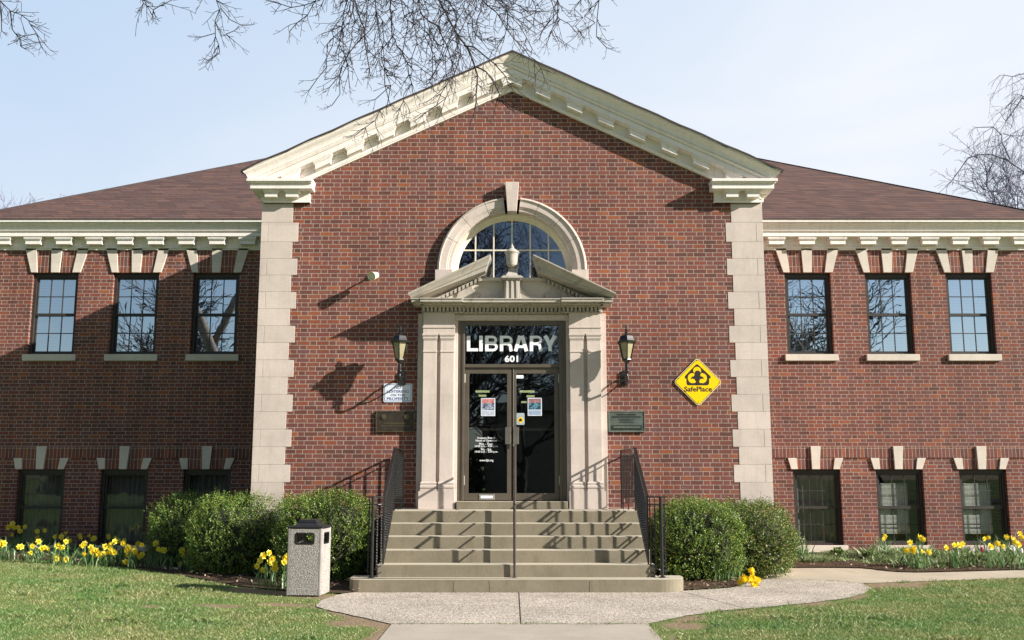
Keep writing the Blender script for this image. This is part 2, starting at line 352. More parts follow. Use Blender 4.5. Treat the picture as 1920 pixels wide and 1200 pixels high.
# ------------------------------------------------------------------ text helper
def text(mb,body,x0,x1,z0,z1,y,bold=0.,thick=.002,keep=False):
    """letters laid on the plane y, facing -Y, filling the box"""
    c=bpy.data.curves.new('t','FONT'); c.body=body; c.size=1; c.offset=bold; c.resolution_u=3; c.align_x='CENTER'
    o=bpy.data.objects.new('t',c); COL.objects.link(o); bpy.context.view_layer.update()
    dg=bpy.context.evaluated_depsgraph_get(); me=bpy.data.meshes.new_from_object(o.evaluated_get(dg))
    vs=[v.co.copy() for v in me.vertices]; fs=[tuple(p.vertices) for p in me.polygons]
    a0=min(v.x for v in vs);a1=max(v.x for v in vs);b0=min(v.y for v in vs);b1=max(v.y for v in vs)
    if keep:
        k=(z1-z0)/(b1-b0); m=(x0+x1)/2; h=(a1-a0)*k/2; x0,x1=m-h,m+h
    mb.add([(x0+(v.x-a0)/(a1-a0)*(x1-x0),y-thick,z0+(v.y-b0)/(b1-b0)*(z1-z0)) for v in vs],fs)
    bpy.data.objects.remove(o); bpy.data.curves.remove(c); bpy.data.meshes.remove(me); return mb
def rrect(cx,cz,w,h,r,n=5):
    p=[]
    for sx,sz,a0 in ((1,1,0),(-1,1,90),(-1,-1,180),(1,-1,270)):
        for k in range(n+1):
            a=R(a0+90*k/n); p.append((cx+sx*(w/2-r)+r*math.cos(a),cz+sz*(h/2-r)+r*math.sin(a)))
    return p
def disc(cx,cz,r,n=24,a0=0,a1=360): return [(cx+r*math.cos(R(a0+(a1-a0)*k/n)),cz+r*math.sin(R(a0+(a1-a0)*k/n))) for k in range(n+(a1-a0!=360))]
# ================================================================== BUILDING
YW=2.9; S=.466; ZA=7.842
B=thing('library_building','two-storey red brick library with a cream gabled centre bay and low shingled wings','building',(0,0,0))
# --- walls
def grid_wall(mb,x0,x1,z0,z1,holes,y,rev):
    xs=sorted({x0,x1,*[h[0] for h in holes],*[h[1] for h in holes]}); zs=sorted({z0,z1,*[h[2] for h in holes],*[h[3] for h in holes]})
    for i in range(len(xs)-1):
        for j in range(len(zs)-1):
            cx=(xs[i]+xs[i+1])/2; cz=(zs[j]+zs[j+1])/2
            if any(h[0]<cx<h[1] and h[2]<cz<h[3] for h in holes): continue
            mb.quad((xs[i],y,zs[j]),(xs[i+1],y,zs[j]),(xs[i+1],y,zs[j+1]),(xs[i],y,zs[j+1]))
    for a,b,c,d in holes:
        mb.quad((a,y,c),(a,y+rev,c),(a,y+rev,d),(a,y,d)); mb.quad((b,y,c),(b,y,d),(b,y+rev,d),(b,y+rev,c))
        mb.quad((a,y,d),(a,y+rev,d),(b,y+rev,d),(b,y,d)); mb.quad((a,y,c),(b,y,c),(b,y+rev,c),(a,y+rev,c))
m=MB(); AC=4.8; AR=1.19
grid_wall(m,-4.05,4.05,-.1,6.2,[(-.84,.84,1.0,4.1),(-1.2,1.2,4.62,6.0)],0,.2)
# spandrels round the arch
def rectpt(a):
    c,s_=math.cos(a),math.sin(a); k=min(1.2/abs(c) if abs(c)>1e-6 else 9,1.2/s_ if s_>1e-6 else 9); return (c*k,AC+min(s_*k,1.2))
N=32
for k in range(N):
    a,b=math.pi*k/N,math.pi*(k+1)/N; p,q=rectpt(a),rectpt(b)
    m.quad((AR*math.cos(a),0,AC+AR*math.sin(a)),(p[0],0,p[1]),(q[0],0,q[1]),(AR*math.cos(b),0,AC+AR*math.sin(b)))
m.add([(-4.05,0,6.2),(4.05,0,6.2),(3.6,0,ZA+.1-S*3.6),(0,0,ZA+.1),(-3.6,0,ZA+.1-S*3.6)],[(0,1,2,3,4)])
m.build('brick_wall',M['brick'],B)
for s in (-1,1):
    m=MB(); m.quad((s*4.05,0,-.1),(s*4.05,YW+.1,-.1),(s*4.05,YW+.1,6.3),(s*4.05,0,6.3)); m.build('brick_wall',M['brick'],B)
UPW=[5.655,7.19,8.735]; WW=.44
for s in (-1,1):
    m=MB(); hs=[]
    for c in UPW:
        hs+=[(s*c-WW,s*c+WW,3.79,5.355),(s*c-WW,s*c+WW,.262,1.637)]
    grid_wall(m,min(s*4.05,s*10.22),max(s*4.05,s*10.22),-.1,5.9,hs,YW,.16)
    m.build('brick_wall',M['brick'],B)
    m=MB(); m.quad((s*10.22,YW,-.1),(s*10.22,13,-.1),(s*10.22,13,6.3),(s*10.22,YW,6.3)); m.build('brick_wall',M['brick'],B)
    m=MB(); m.box(min(s*4.06,s*10.26),max(s*4.06,s*10.26),YW-.05,YW+.05,-.1,.105); m.build('plinth',M['stone_w'],B)
    # thin belt of upright bricks above the basement windows
    m=MB(); 
    cuts=sorted([s*c for c in UPW]); xa,xb=min(s*4.06,s*10.2),max(s*4.06,s*10.2); e=[xa]+[v for c in cuts for v in (c-.09,c+.09)]+[xb]
    for i in range(0,len(e),2): m.box(e[i],e[i+1],YW-.014,YW+.02,1.853,2.058)
    m.build('brick_belt',M['soldier'],B)
m=MB(); m.quad((-10.22,13,-.1),(10.22,13,-.1),(10.22,13,6.3),(-10.22,13,6.3)); m.build('brick_wall',M['brick'],B)
m=MB(); m.box(-10.1,10.1,YW+3.2,YW+3.25,-.05,6.2); m.build('inner_wall',M['wall_in'],B)
m=MB(); m.box(-10.1,-4.1,YW+.25,YW+3.2,2.7,2.9); m.box(4.1,10.1,YW+.25,YW+3.2,2.7,2.9);m.box(-4,4,.3,6,.8,1.13); m.box(-4,4,.3,6,3.98,4.15); m.build('inner_floor',M['wall_in'],B)
# --- quoins
def quoins(s):
    z=1.207-.0; mb=MB(); zj=5.934; zt=[]
    edges=[5.93,5.600,5.275]
    while edges[-1]>.0: edges.append(edges[-1]-.2756)
    j=.0035
    for i in range(len(edges)-1):
        t,b=edges[i]-j,edges[i+1]+j
        wide=(i%2==1); xi=(4.08-(.60 if wide else .51)) if i else 4.08-.505
        if wide:
            mb.box(*sorted((s*xi,s*(4.08-.105-j))),-.006,.03,b,t); mb.box(*sorted((s*(4.08-.105+j),s*4.085)),-.006,.5,b,t)
        else: mb.box(*sorted((s*xi,s*4.085)),-.006,.42,b,t)
    mb.build('quoin',M['stone'],B,bevel=.002)
    g=MB(); g.box(*sorted((s*3.58,s*4.078)),-.003,.3,0,5.93); g.build('quoin_mortar',M['stone_w'],B)
quoins(-1); quoins(1)
# --- raking cornice
RP=[(.0,0),(-.05,0),(-.05,.022),(-.062,.03),(-.062,.05),(-.04,.062),(-.035,.075),(-.035,.236),(-.195,.238),(-.195,.318),(-.183,.322),(-.183,.332),(-.212,.337),(-.215,.350),(-.228,.364),(-.232,.374),(-.212,.378),(-.212,.388),(-.226,.392),(-.228,.415),(-.236,.445),(-.255,.475),(-.285,.50),(-.305,.522),(-.310,.54),(-.300,.543),(-.300,.549),(-.324,.552),(-.324,.572),(0.,.572)]
for s in (-1,1):
    m=MB(); r0=[(s*(4.023-y),y,ZA-S*(4.023-y)+v) for y,v in RP]; r1=[(0,y,ZA+v) for y,v in RP]
    seg=14; m.sweep([[tuple(a[i]+(b[i]-a[i])*k/seg for i in range(3)) for a,b in zip(r0,r1)] for k in range(seg+1)])
    rk=m.build('raking_cornice',M['white'],B)
    # modillions with a small cap moulding
    for k in range(1,8):
        cx=k*.5145; 
        for (w,y0,v0,v1) in ((.125,-.165,.10,.195),(.143,-.182,.195,.222),(.155,-.192,.222,.2365)):
            pass
        mm=MB()
        for (w,y0,v0,v1) in ((.125,-.160,.10,.19),(.140,-.174,.19,.212),(.153,-.188,.212,.2375)):
            P=[(s*(cx+w*dx),ZA-S*(cx+w*dx)+v) for dx,v in ((-1,v0),(1,v0),(1,v1),(-1,v1))]
            mm.prism(P,y0,-.034)
        mm.build('modillion',M['white'],rk,bevel=.004)
    # level return at the foot of the gable, wrapping the corner
    m=MB()
    for (a,b,yf,z0,z1,o) in ((3.30,4.075,-.055,5.918,6.105,.10),(3.29,4.075,-.066,5.918,5.945,.11),(3.233,4.075,-.235,6.105,6.19,.14),(3.233,4.075,-.262,6.19,6.215,.16),(3.225,4.075,-.285,6.215,6.262,.20)):
        m.box(*sorted((s*a,s*(4.075+o))),yf,YW-.3,z0,z1) if False else m.box(*sorted((s*a,s*(4.0+abs(yf)))),yf,.05,z0,z1)
        m.box(*sorted((s*3.98,s*(4.0+abs(yf)))),.05,YW-.02,z0,z1)
    rt=m.build('cornice_return',M['white'],B,bevel=.004)
    for xa in (3.47,3.81):
        mm=MB()
        for (g,y0,z0,z1) in ((0,-.17,5.985,6.06),(.014,-.186,6.06,6.078),(.026,-.2,6.078,6.107)): mm.box(*sorted((s*(xa-g),s*(xa+.2+g))),y0,-.053,z0,z1)
        mm.build('modillion',M['white'],rt,bevel=.003)
    for k in range(5):
        mm=MB(); ya=.12+k*.56
        for (g,o,z0,z1) in ((0,.15,5.985,6.06),(.014,.165,6.06,6.078),(.026,.18,6.078,6.107)): mm.box(*sorted((s*4.05,s*(4.0+o))),ya-g,ya+.2+g,z0,z1)
        mm.build('modillion',M['white'],rt)
    # crown on the long side eave
    CP=[(.05,6.262),(.24,6.262),(.243,6.272),(.252,6.295),(.268,6.32),(.29,6.345),(.308,6.365),(.322,6.372),(.322,6.385),(.05,6.385)]
    m=MB(); m.sweep([[(s*(4.023+o),-o+.004,z) for o,z in CP],[(s*(4.023+o),YW+.3,z) for o,z in CP]]); m.build('side_eave_crown',M['white'],B)
# apex modillion
m=MB()
for (w,y0,v0,v1) in ((.16,-.160,.10,.19),(.175,-.174,.19,.212),(.19,-.188,.212,.237)):
    m.prism([(-w,ZA-S*w+v0),(0,ZA+v0),(w,ZA-S*w+v0),(w,ZA-S*w+v1),(0,ZA+v1),(-w,ZA-S*w+v1)],y0,-.034)
m.build('apex_modillion',M['white'],B,bevel=.004)
# bay roof
m=MB(); 
for s in (-1,1):
    m.mi=0; xs=4.37; zr=ZA+.585; n=24
    for k in range(n):
        a,b=k/n,(k+1)/n
        top=lambda q,y:(s*xs*q,y,zr-S*xs*q+.012*math.sin(q*37+s)*(.2+q*.5)); 
        m.quad(top(a,-.34),top(b,-.34),top(b,7.2),top(a,7.2))
        m.mi=1; ta,tb=top(a,-.34),top(b,-.34); m.quad(ta,tb,(tb[0],tb[1],tb[2]-.03),(ta[0],ta[1],ta[2]-.03)); m.quad((ta[0],-.34,ta[2]-.03),(tb[0],-.34,tb[2]-.03),(tb[0],-.2,tb[2]-.026),(ta[0],-.2,ta[2]-.026)); m.mi=0
m.build('bay_roof',[M['roof'],M['roofedge']],B)
# main hip roof
m=MB(); E0=(10.54,2.57,6.338); RX,RY,RZ=5.3,7.81,9.385
a,b,c,d=(-E0[0],E0[1],E0[2]),(E0[0],E0[1],E0[2]),(E0[0],13.3,E0[2]),(-E0[0],13.3,E0[2]); p,q=(-RX,RY,RZ),(RX,RY,RZ)
m.add([a,b,c,d,p,q],[(0,1,5,4),(1,2,5),(2,3,4,5),(3,0,4),(3,2,1,0)])
m.mi=1
m.tube([a,p],.022,5); m.tube([b,q],.022,5); m.tube([p,q],.022,5); m.box(-10.55,10.55,2.562,2.6,6.326,6.342)
m.build('hip_roof',[M['roof'],M['roofedge']],B)
# --- wing cornices
WP=[(.05,5.80),(-.03,5.80),(-.03,5.83),(-.045,5.838),(-.045,5.856),(-.028,5.868),(-.028,6.030),(-.20,6.030),(-.20,6.098),(-.188,6.102),(-.188,6.110),(-.214,6.114),(-.226,6.132),(-.228,6.142),(-.208,6.146),(-.208,6.156),(-.226,6.16),(-.230,6.185),(-.245,6.21),(-.268,6.234),(-.292,6.255),(-.300,6.268),(-.292,6.271),(-.292,6.277),(-.324,6.28),(-.324,6.335),(.05,6.335)]
for s in (-1,1):
    m=MB(); m.sweep([[(s*4.085,YW+y,z) for y,z in WP],[(s*(10.22-y),YW+y,z) for y,z in WP]]); wc=m.build('eave_cornice',M['white'],B)
    m=MB(); m.sweep([[(s*(10.22-y),YW+y+.002,z) for y,z in WP],[(s*(10.22-y),13,z) for y,z in WP]]); m.build('eave_cornice',M['white'],B)
    for k in range(10):
        cx=5.05+.585*k-.585+.0
        if cx<4.3: cx=4.47
        mm=MB()
        for (g,y0,z0,z1) in ((0,-.155,5.885,5.962),(.012,-.17,5.962,5.985),(.026,-.185,5.985,6.031)): mm.box(*sorted((s*(cx-.145-g),s*(cx+.145+g))),YW+y0,YW-.027,z0,z1)
        mm.build('modillion',M['white'],wc,bevel=.003,label='cream modillion with grey bare metal showing through peeled paint' if (s==-1 and k==4) else None)
# --- windows in the wings
def wing_window(cx,z0,z1,lower,kind,label):
    y=YW+.10; m=MB(); x0,x1=cx-WW,cx+WW; h=z1-z0; mid=z0+h*.495
    m.box(x0,x0+.055,y-.03,y+.06,z0,z1); m.box(x1-.055,x1,y-.03,y+.06,z0,z1); m.box(x0+.055,x1-.055,y-.03,y+.06,z1-.075,z1); m.box(x0+.055,x1-.055,y-.03,y+.06,z0,z0+.035)
    # lower sash behind, upper sash in front
    for a,b,yy in ((z0+.035,mid+.02,y+.02),(mid-.02,z1-.075,y+.0)):
        m.box(x0+.055,x0+.09,yy,yy+.03,a,b); m.box(x1-.09,x1-.055,yy,yy+.03,a,b); m.box(x0+.09,x1-.09,yy,yy+.03,a,a+.035); m.box(x0+.09,x1-.09,yy,yy+.03,b-.035,b)
    m.box(x0+.055,x1-.055,y-.008,y+.0,mid-.028,mid+.022)
    w=m.build('window',M['wframe'],B,label=label)
    for a,b,yy in ((z0+.07,mid-.015,y+.035),(mid+.015,z1-.11,y+.015)):
        MB().quad((x0+.09,yy,a),(x1-.09,yy,a),(x1-.09,yy,b),(x0+.09,yy,b)).build('pane',M['glass_l'] if lower else M['glass'],w)
        if kind!='nogrid':
            g=MB(); gy=yy-.006
            for k in (1,2): xx=x0+.09+(x1-x0-.18)*k/3; g.box(xx-.007,xx+.007,gy-.006,gy+.003,a,b)
            zz=(a+b)/2; g.box(x0+.09,x1-.09,gy-.008,gy+.001,zz-.007,zz+.007); g.build('glazing_bar',M['wframe'],w)
    s=MB(); s.box(x0-.06,x1+.06,YW-.055,YW+.12,z0-.128,z0-.004); s.build('sill',M['stone_l'],w,bevel=.006)
    if not lower:
        bl=MB(); n=46
        for k in range(n):
            zz=z0+.06+(z1-z0-.2)*k/n; bl.add([(x0+.05,y+.07,zz),(x1-.05,y+.07,zz),(x1-.05,y+.088,zz+.02),(x0+.05,y+.088,zz+.02)],[(0,1,2,3)])
        for xx in (x0+.24,x1-.24): bl.box(xx-.004,xx+.004,y+.06,y+.064,z0+.2,z1-.1)
        bl.build('blind',M['slat'],w)
        # flat arch: three splayed stones and upright bricks between
        v=MB()
        for (a,b,c,d) in ((-.603,-.393,-.345,-.465),(-.107,.103,.078,-.085),(.40,.61,.475,.325)):
            v=MB(); v.prism([(cx+a,5.832),(cx+b,5.832),(cx+c,5.362),(cx+d,5.362)],YW-.03,YW+.1); v.build('arch_stone',M['stone_l'],w,bevel=.004)
        for (a,b,c,d) in ((-.395,-.105,-.083,-.347),(.101,.402,.327,.076)): MB().prism([(cx+a,5.83),(cx+b,5.83),(cx+c,5.363),(cx+d,5.363)],YW-.008,YW+.1).build('arch_brick',M['soldier'],w)
    else:
        if kind=='curtain':
            c=MB(); n=60
            for (a,b) in ((x0+.10,x0+.30),(x0+.44,x0+.62)):
                r=[]
                for k in range(13): xx=a+(b-a)*k/12; r.append((xx,y+.105+.012*math.sin(k*2.1)))
                for k in range(12): c.quad((r[k][0],r[k][1],z0+.25),(r[k+1][0],r[k+1][1],z0+.25),(r[k+1][0],r[k+1][1],z1-.3),(r[k][0],r[k][1],z1-.3))
            c.build('curtain',M['curtain'],w)
            bl=MB()
            for k in range(40):
                zz=z0+.2+(z1-z0-.45)*k/40; bl.quad((x0+.09,y+.075,zz),(x0+.64,y+.075,zz),(x0+.64,y+.088,zz+.012),(x0+.09,y+.088,zz+.012))
            bl.build('blind',M['slat'],w)
        else:
            c=MB(); r=[(x0+.05+(x1-x0-.1)*k/26,y+.16+.022*math.sin(k*1.9)) for k in range(27)]
            for k in range(26): c.quad((r[k][0],r[k][1],z0+.03),(r[k+1][0],r[k+1][1],z0+.03),(r[k+1][0],r[k+1][1],z1-.08),(r[k][0],r[k][1],z1-.08))
            c.build('curtain',M['drape'],w)
        v=MB()
        for (a,b,c,d) in ((-.53,-.37,-.36,-.475),(.34,.50,.42,.305)): MB().prism([(cx+a,1.846),(cx+b,1.846),(cx+c,1.639),(cx+d,1.639)],YW-.03,YW+.1).build('arch_stone',M['stone_l'],w,bevel=.004)
        v=MB(); v.prism([(cx-.105,2.062),(cx+.083,2.062),(cx+.047,1.639),(cx-.093,1.639)],YW-.05,YW+.1)
        v.build('arch_stone',M['stone_l'],w,bevel=.004)
        v=MB()
        for (a,b,c,d) in ((-.37,-.1,-.093,-.36),(.082,.34,.305,.047)): MB().prism([(cx+a,1.85),(cx+b,1.85),(cx+c,1.641),(cx+d,1.641)],YW-.008,YW+.1).build('arch_brick',M['soldier'],w)
for s in (-1,1):
    for i,c in enumerate(UPW):
        wing_window(s*c,3.79,5.355,False,'grid',None)
        wing_window(s*c,.262,1.637,True,'nogrid' if s<0 else ('curtain' if i else 'grid'),None)
# --- arched window
aw=thing('arched_window',None,None); aw.parent=B
def ring(mb,prof,n=36,a0=0.,a1=math.pi,skip=None):
    rings=[]
    for k in range(n+1):
        a=a0+(a1-a0)*k/n; rings.append([(r*math.cos(a),y,AC+r*math.sin(a)) for r,y in prof])
    mb.sweep(rings)
j=.0035
cuts=[0,27,47,68,83.5,96.5,112,133,153,180]
for i in range(len(cuts)-1):
    if i==4: continue
    m2=MB(); ring(m2,[(1.212,.03),(1.212,-.05),(1.20,-.085),(1.175,-.095),(1.165,-.075),(1.06,-.068),(1.052,-.052),(1.035,-.052),(1.028,-.04),(.985,-.035),(.975,-.02),(.975,.12)],max(3,int((cuts[i+1]-cuts[i])/5)),R(cuts[i])+j*.8,R(cuts[i+1])-j*.8); m2.build('arch_stone',M['stone'],aw)
for s in (-1,1): MB().box(*sorted((s*.965,s*1.235)),-.10,.1,4.625,4.797).build('impost',M['stone'],aw)
m=MB(); m.prism([(-.112,6.244),(.112,6.244),(.075,5.753),(-.075,5.753)],-.15,.12); m.build('keystone',M['stone'],aw,bevel=.005)
m=MB(); ring(m,[(.978,.10),(.972,.24),(.90,.25),(.885,.235),(.885,.215),(.90,.205),(.93,.19),(.95,.10)],40); 
for s in (-1,1): m.box(*sorted((s*.885,s*.978)),.10,.25,4.45,4.80)
m.build('frame',M['white_t'],aw)
m=MB(); n=32; m.add([(.9*math.cos(math.pi*k/n),.235,AC+.9*math.sin(math.pi*k/n)) for k in range(n+1)]+[(-.9,.235,4.6),(.9,.235,4.6)],[tuple(range(n+3))]); m.build('pane',M['glass_a'],aw)
m=MB()
for x in (-.6,-.3,0,.3,.6): m.box(x-.0115,x+.0115,.212,.232,4.6,AC+math.sqrt(.895**2-x*x))
m.box(-.8,.8,.214,.234,5.175,5.198); m.build('glazing_bar',M['white_t'],aw)
m=MB(); m.box(-.98,.98,-.12,.25,4.56,4.665); m.build('sill',M['white_t'],aw)
# --- door surround
DS=MB()
for s in (-1,1): DS.box(*sorted((s*.862,s*1.50)),-.05,.12,1.012,3.975)
DS.box(-1.5,1.5,-.05,.12,3.975,4.09); DS.box(-.93,.93,-.075,-.045,3.985,4.06)
ds=DS.build('door_surround',M['stone'],B,bevel=.004)
for s in (-1,1):
    m=MB(); bx=lambda a,b,y0,y1,z0,z1: m.box(*sorted((s*a,s*b)),y0,y1,z0,z1)
    bx(.888,1.45,-.175,-.045,1.012,1.285)
    bx(.91,1.41,-.09,-.045,1.285,4.085)
    bx(.91,1.41,-.145,-.085,3.86,4.085); bx(.90,1.42,-.157,-.085,3.84,3.865); bx(.908,1.412,-.145,-.085,3.745,3.842)
    for a,b in ((.918,1.132),(1.19,1.404)):
        bx(a,b,-.148,-.085,1.42,3.745)
        bx(a-.018,b+.018,-.175,-.085,3.715,3.748); bx(a-.010,b+.010,-.163,-.085,3.668,3.716); bx(a-.004,b+.004,-.157,-.085,3.652,3.669); bx(a-.006,b+.006,-.158,-.085,3.452,3.476)
        bx(a-.022,b+.022,-.172,-.085,1.285,1.318)
        for zc_,rr in ((1.352,.034),(1.405,.024)):
            rings=[]
            for k in range(9):
                t=-90+180*k/8; rings.append([(s*(a-.006-rr*.5*math.cos(R(t))),-.155-rr*.6*math.cos(R(t)),zc_+rr*math.sin(R(t))),(s*(b+.006+rr*.5*math.cos(R(t))),-.155-rr*.6*math.cos(R(t)),zc_+rr*math.sin(R(t))),(s*(b+.006+rr*.5*math.cos(R(t))),-.085,zc_+rr*math.sin(R(t))),(s*(a-.006-rr*.5*math.cos(R(t))),-.085,zc_+rr*math.sin(R(t)))])
            m.sweep(rings)
    m.build('pilaster',M['stone'],ds,bevel=.004)
# pediment: level cornice broken forward over the pilasters, dentils, raking halves
m=MB()
def lev(a,b,o,s):
    for (y,z0,z1) in ((-.13,4.088,4.10),(-.19,4.168,4.19),(-.30,4.19,4.212),(-.40,4.212,4.255),(-.415,4.255,4.272)): m.box(*sorted((s*a,s*b)),y-o,.02,z0,z1)
    m.box(*sorted((s*a,s*b)),-.085-o,.02,4.085,4.17)
for s in (-1,1):
    lev(.772,1.44,.05,s)
    for (o,z0,z1) in ((.10,4.19,4.212),(.14,4.212,4.255),(.155,4.255,4.272)): m.box(*sorted((s*1.4,s*(1.44+o))),-.28-o,.02,z0,z1)
lev(-.772,.772,0,1)
m.build('pediment_cornice',M['stone_w'],ds,bevel=.003)
m=MB(); x=-1.42
while x<1.42:
    o=.05 if abs(x+.018)>.772 else 0
    m.box(x,x+.038,-.165-o,-.08-o,4.104,4.168); x+=.0635
m.build('dentils',M['stone_w'],ds)
SP=.479; PP=[(-.02,0),(-.14,0),(-.14,.01),(-.14,.072),(-.22,.074),(-.22,.09),(-.385,.095),(-.40,.10),(-.40,.165),(-.415,.172),(-.43,.185),(-.44,.215),(-.47,.25),(-.495,.27),(-.505,.285),(-.505,.305),(-.02,.315)]
PZ=4.961+.16-.305
for s in (-1,1):
    m=MB(); r0=[];r1=[]
    for y,v in PP:
        xo=1.44+max(-y-.24,0)*.70; xo=min(xo,1.44+.185); r0.append((s*xo,y,max(PZ-SP*xo+v,4.273))); xi=.335+(.305-v)*.40; r1.append((s*xi,y,PZ-SP*xi+v))
    m.sweep([[tuple(a[i]+(b[i]-a[i])*k/8 for i in range(3)) for a,b in zip(r0,r1)] for k in range(9)]); m.build('raking_pediment',M['stone_w'],ds)
    m=MB(); x=.50
    while x<1.36:
        m.prism([(s*x,PZ-SP*x+.012),(s*(x+.036),PZ-SP*(x+.036)+.012),(s*(x+.036),PZ-SP*(x+.036)+.072),(s*x,PZ-SP*x+.072)],-.225,-.13); x+=.0635
    m.build('dentils',M['stone_w'],ds)
m=MB(); m.prism([(-1.42,4.268),(1.42,4.268),(.42,4.72),(.42,4.62),(-.42,4.62),(-.42,4.72)],-.13,.02); m.box(-.60,.60,-.175,-.02,4.60,4.64); m.build('tympanum',M['stone_l'],ds)
m=MB(); m.hexa([(-.135,-.37,4.272),(.135,-.37,4.272),(.135,-.12,4.272),(-.135,-.12,4.272)],[(-.12,-.35,4.58),(.12,-.35,4.58),(.12,-.12,4.58),(-.12,-.12,4.58)])
for x in (-.085,-.0,.085): m.hexa([(x-.018,-.385,4.275),(x+.018,-.385,4.275),(x+.018,-.36,4.275),(x-.018,-.36,4.275)],[(x*.9-.016,-.368,4.575),(x*.9+.016,-.368,4.575),(x*.9+.016,-.34,4.575),(x*.9-.016,-.34,4.575)])
m.box(-.145,.145,-.385,-.17,4.578,4.60); m.box(-.168,.168,-.405,-.15,4.60,4.628); m.box(-.145,.145,-.385,-.17,4.628,4.645)
for s in (-1,1):
    pts=[(s*.13,4.56)]+[(s*(.13+.30*(1-math.cos(R(t)))**1.0),4.56-.255*math.sin(R(t))) for t in range(15,91,15)]+[(s*.43,4.275),(s*.13,4.275)]
    m.prism(pts,-.24,-.12)
    pts=[(s*.56,4.30)]+[(s*(.50-.0+.16*math.cos(R(t))),4.60-.22*math.sin(R(t))) for t in range(90,-1,-18)]+[(s*.78,4.60),(s*.9,4.30)]
    m.prism(pts,-.165,-.125)
m.build('pedestal',M['stone_w'],ds,bevel=.003)
m=MB(); cy=-.28
m.hexa([(-.10,cy-.10,4.645),(.10,cy-.10,4.645),(.10,cy+.1,4.645),(-.10,cy+.1,4.645)],[(-.045,cy-.045,4.735),(.045,cy-.045,4.735),(.045,cy+.045,4.735),(-.045,cy+.045,4.735)])
m.lathe((0,cy),[(.042,4.73),(.062,4.745),(.06,4.758),(.038,4.768),(.036,4.785),(.06,4.80),(.078,4.83),(.088,4.88),(.093,4.94),(.097,4.99),(.106,5.015),(.118,5.028),(.118,5.042),(.10,5.055),(.075,5.075),(.045,5.095),(.03,5.11),(.034,5.125),(.02,5.145),(.008,5.17),(.002,5.19)],24)
m.build('urn',M['stone_w'],ds,smooth=False,bevel=0)
# --- entrance doors
D=MB(); x0,x1=-.862,.862
D.box(x0,-.752,-.03,.10,1.128,3.975); D.box(.748,x1,-.03,.10,1.128,3.975); D.box(-.752,.748,-.03,.10,3.91,3.975); D.box(-.752,.748,-.03,.10,3.222,3.276)
D.box(-.79,-.752,-.045,-.03,1.14,3.95); D.box(.748,.79,-.045,-.03,1.14,3.95)
df=D.build('entrance_doorway',M['bronze'],B,bevel=.004)
m=MB(); m.quad((-.752,.04,3.276),(.748,.04,3.276),(.748,.04,3.91),(-.752,.04,3.91)); tr=m.build('transom_pane',M['glass_t'],df)
m=MB(); a=at(875.6,629,.0); b=at(1044,658.5,.0); 
def stroke(mb,pts,w,y,close=False):
    n=len(pts); L_=[];R_=[]
    for i_ in range(n):
        p0=pts[i_-1] if i_>0 or close else pts[0]; p1=pts[(i_+1)%n] if i_<n-1 or close else pts[-1]; dx,dz=p1[0]-p0[0],p1[1]-p0[1]; q_=math.hypot(dx,dz); nx_,nz_=-dz/q_*w/2,dx/q_*w/2
        L_.append((pts[i_][0]+nx_,y,pts[i_][1]+nz_)); R_.append((pts[i_][0]-nx_,y,pts[i_][1]-nz_))
    mb.add(L_+R_,[(k_,(k_+1)%n,n+(k_+1)%n,n+k_) for k_ in range(n if close else n-1)])
def lettr(ch,x0_,x1_):
    T_,B_=278,558; w=62; h=54; H=w/2; mid=412
    arc=lambda cx_,cz_,rx,rz_,n_=8:[(cx_+rx*math.sin(math.pi*k_/n_),cz_-rz_*math.cos(math.pi*k_/n_)) for k_ in range(n_+1)]
    S_=[]
    if ch in 'LIBR': S_.append(([(x0_+H,T_),(x0_+H,B_)],w))
    if ch=='L': S_.append(([(x0_,B_-h/2),(x1_,B_-h/2)],h))
    if ch=='B':
        for t_,b_,dx_ in ((T_,mid+20,-12),(mid-20+8,B_,0)): S_.append(([(x0_+20,t_+22),(x1_-95+dx_,t_+22)]+arc(x1_-95+dx_,(t_+b_)/2,66,(b_-t_)/2-22)[1:]+[(x0_+20,b_-22)],46))
    if ch=='R':
        t_,b_=T_,mid+35; S_.append(([(x0_+20,t_+24),(x1_-95,t_+24)]+arc(x1_-95,(t_+b_)/2,62,(b_-t_)/2-24)[1:]+[(x0_+20,b_-24)],48)); S_.append(([(x1_-110,b_-30),(x1_-62,b_-8),(x1_-46,b_+30),(x1_-42,B_-30),(x1_-30,B_)],58))
    if ch=='A':
        c_=(x0_+x1_)/2; S_+=[([(c_-18,T_),(x0_+33,B_)],66),([(c_+18,T_),(x1_-33,B_)],66),([(x0_+70,B_-82),(x1_-70,B_-82)],46)]
    if ch=='Y':
        c_=(x0_+x1_)/2; S_+=[([(x0_+35,T_),(c_,T_+165)],70),([(x1_-35,T_),(c_,T_+165)],70),([(c_,T_+150),(c_,B_)],w)]
    return S_
yy_=.0335
for ch,xa_,xb_ in (('L',150,355),('I',375,438),('B',480,715),('R',745,985),('A',995,1260),('R',1285,1520),('Y',1525,1775)):
    for P_,w_ in lettr(ch,xa_,xb_):
        Q_=[at(860+px_/9.6,600+pz_/9.6,0.) for px_,pz_ in P_]; k_=(b[0]-a[0])/(1620.); stroke(m,Q_,w_*k_,yy_); yy_-=.00025
m.build('name_lettering',M['vinyl'],df); m=MB(); a=at(946.7,666,.0); b=at(972,678.5,.0); text(m,'601',a[0],b[0],b[1],a[1],.034,.03)
m.build('number_lettering',M['vinyl'],df)
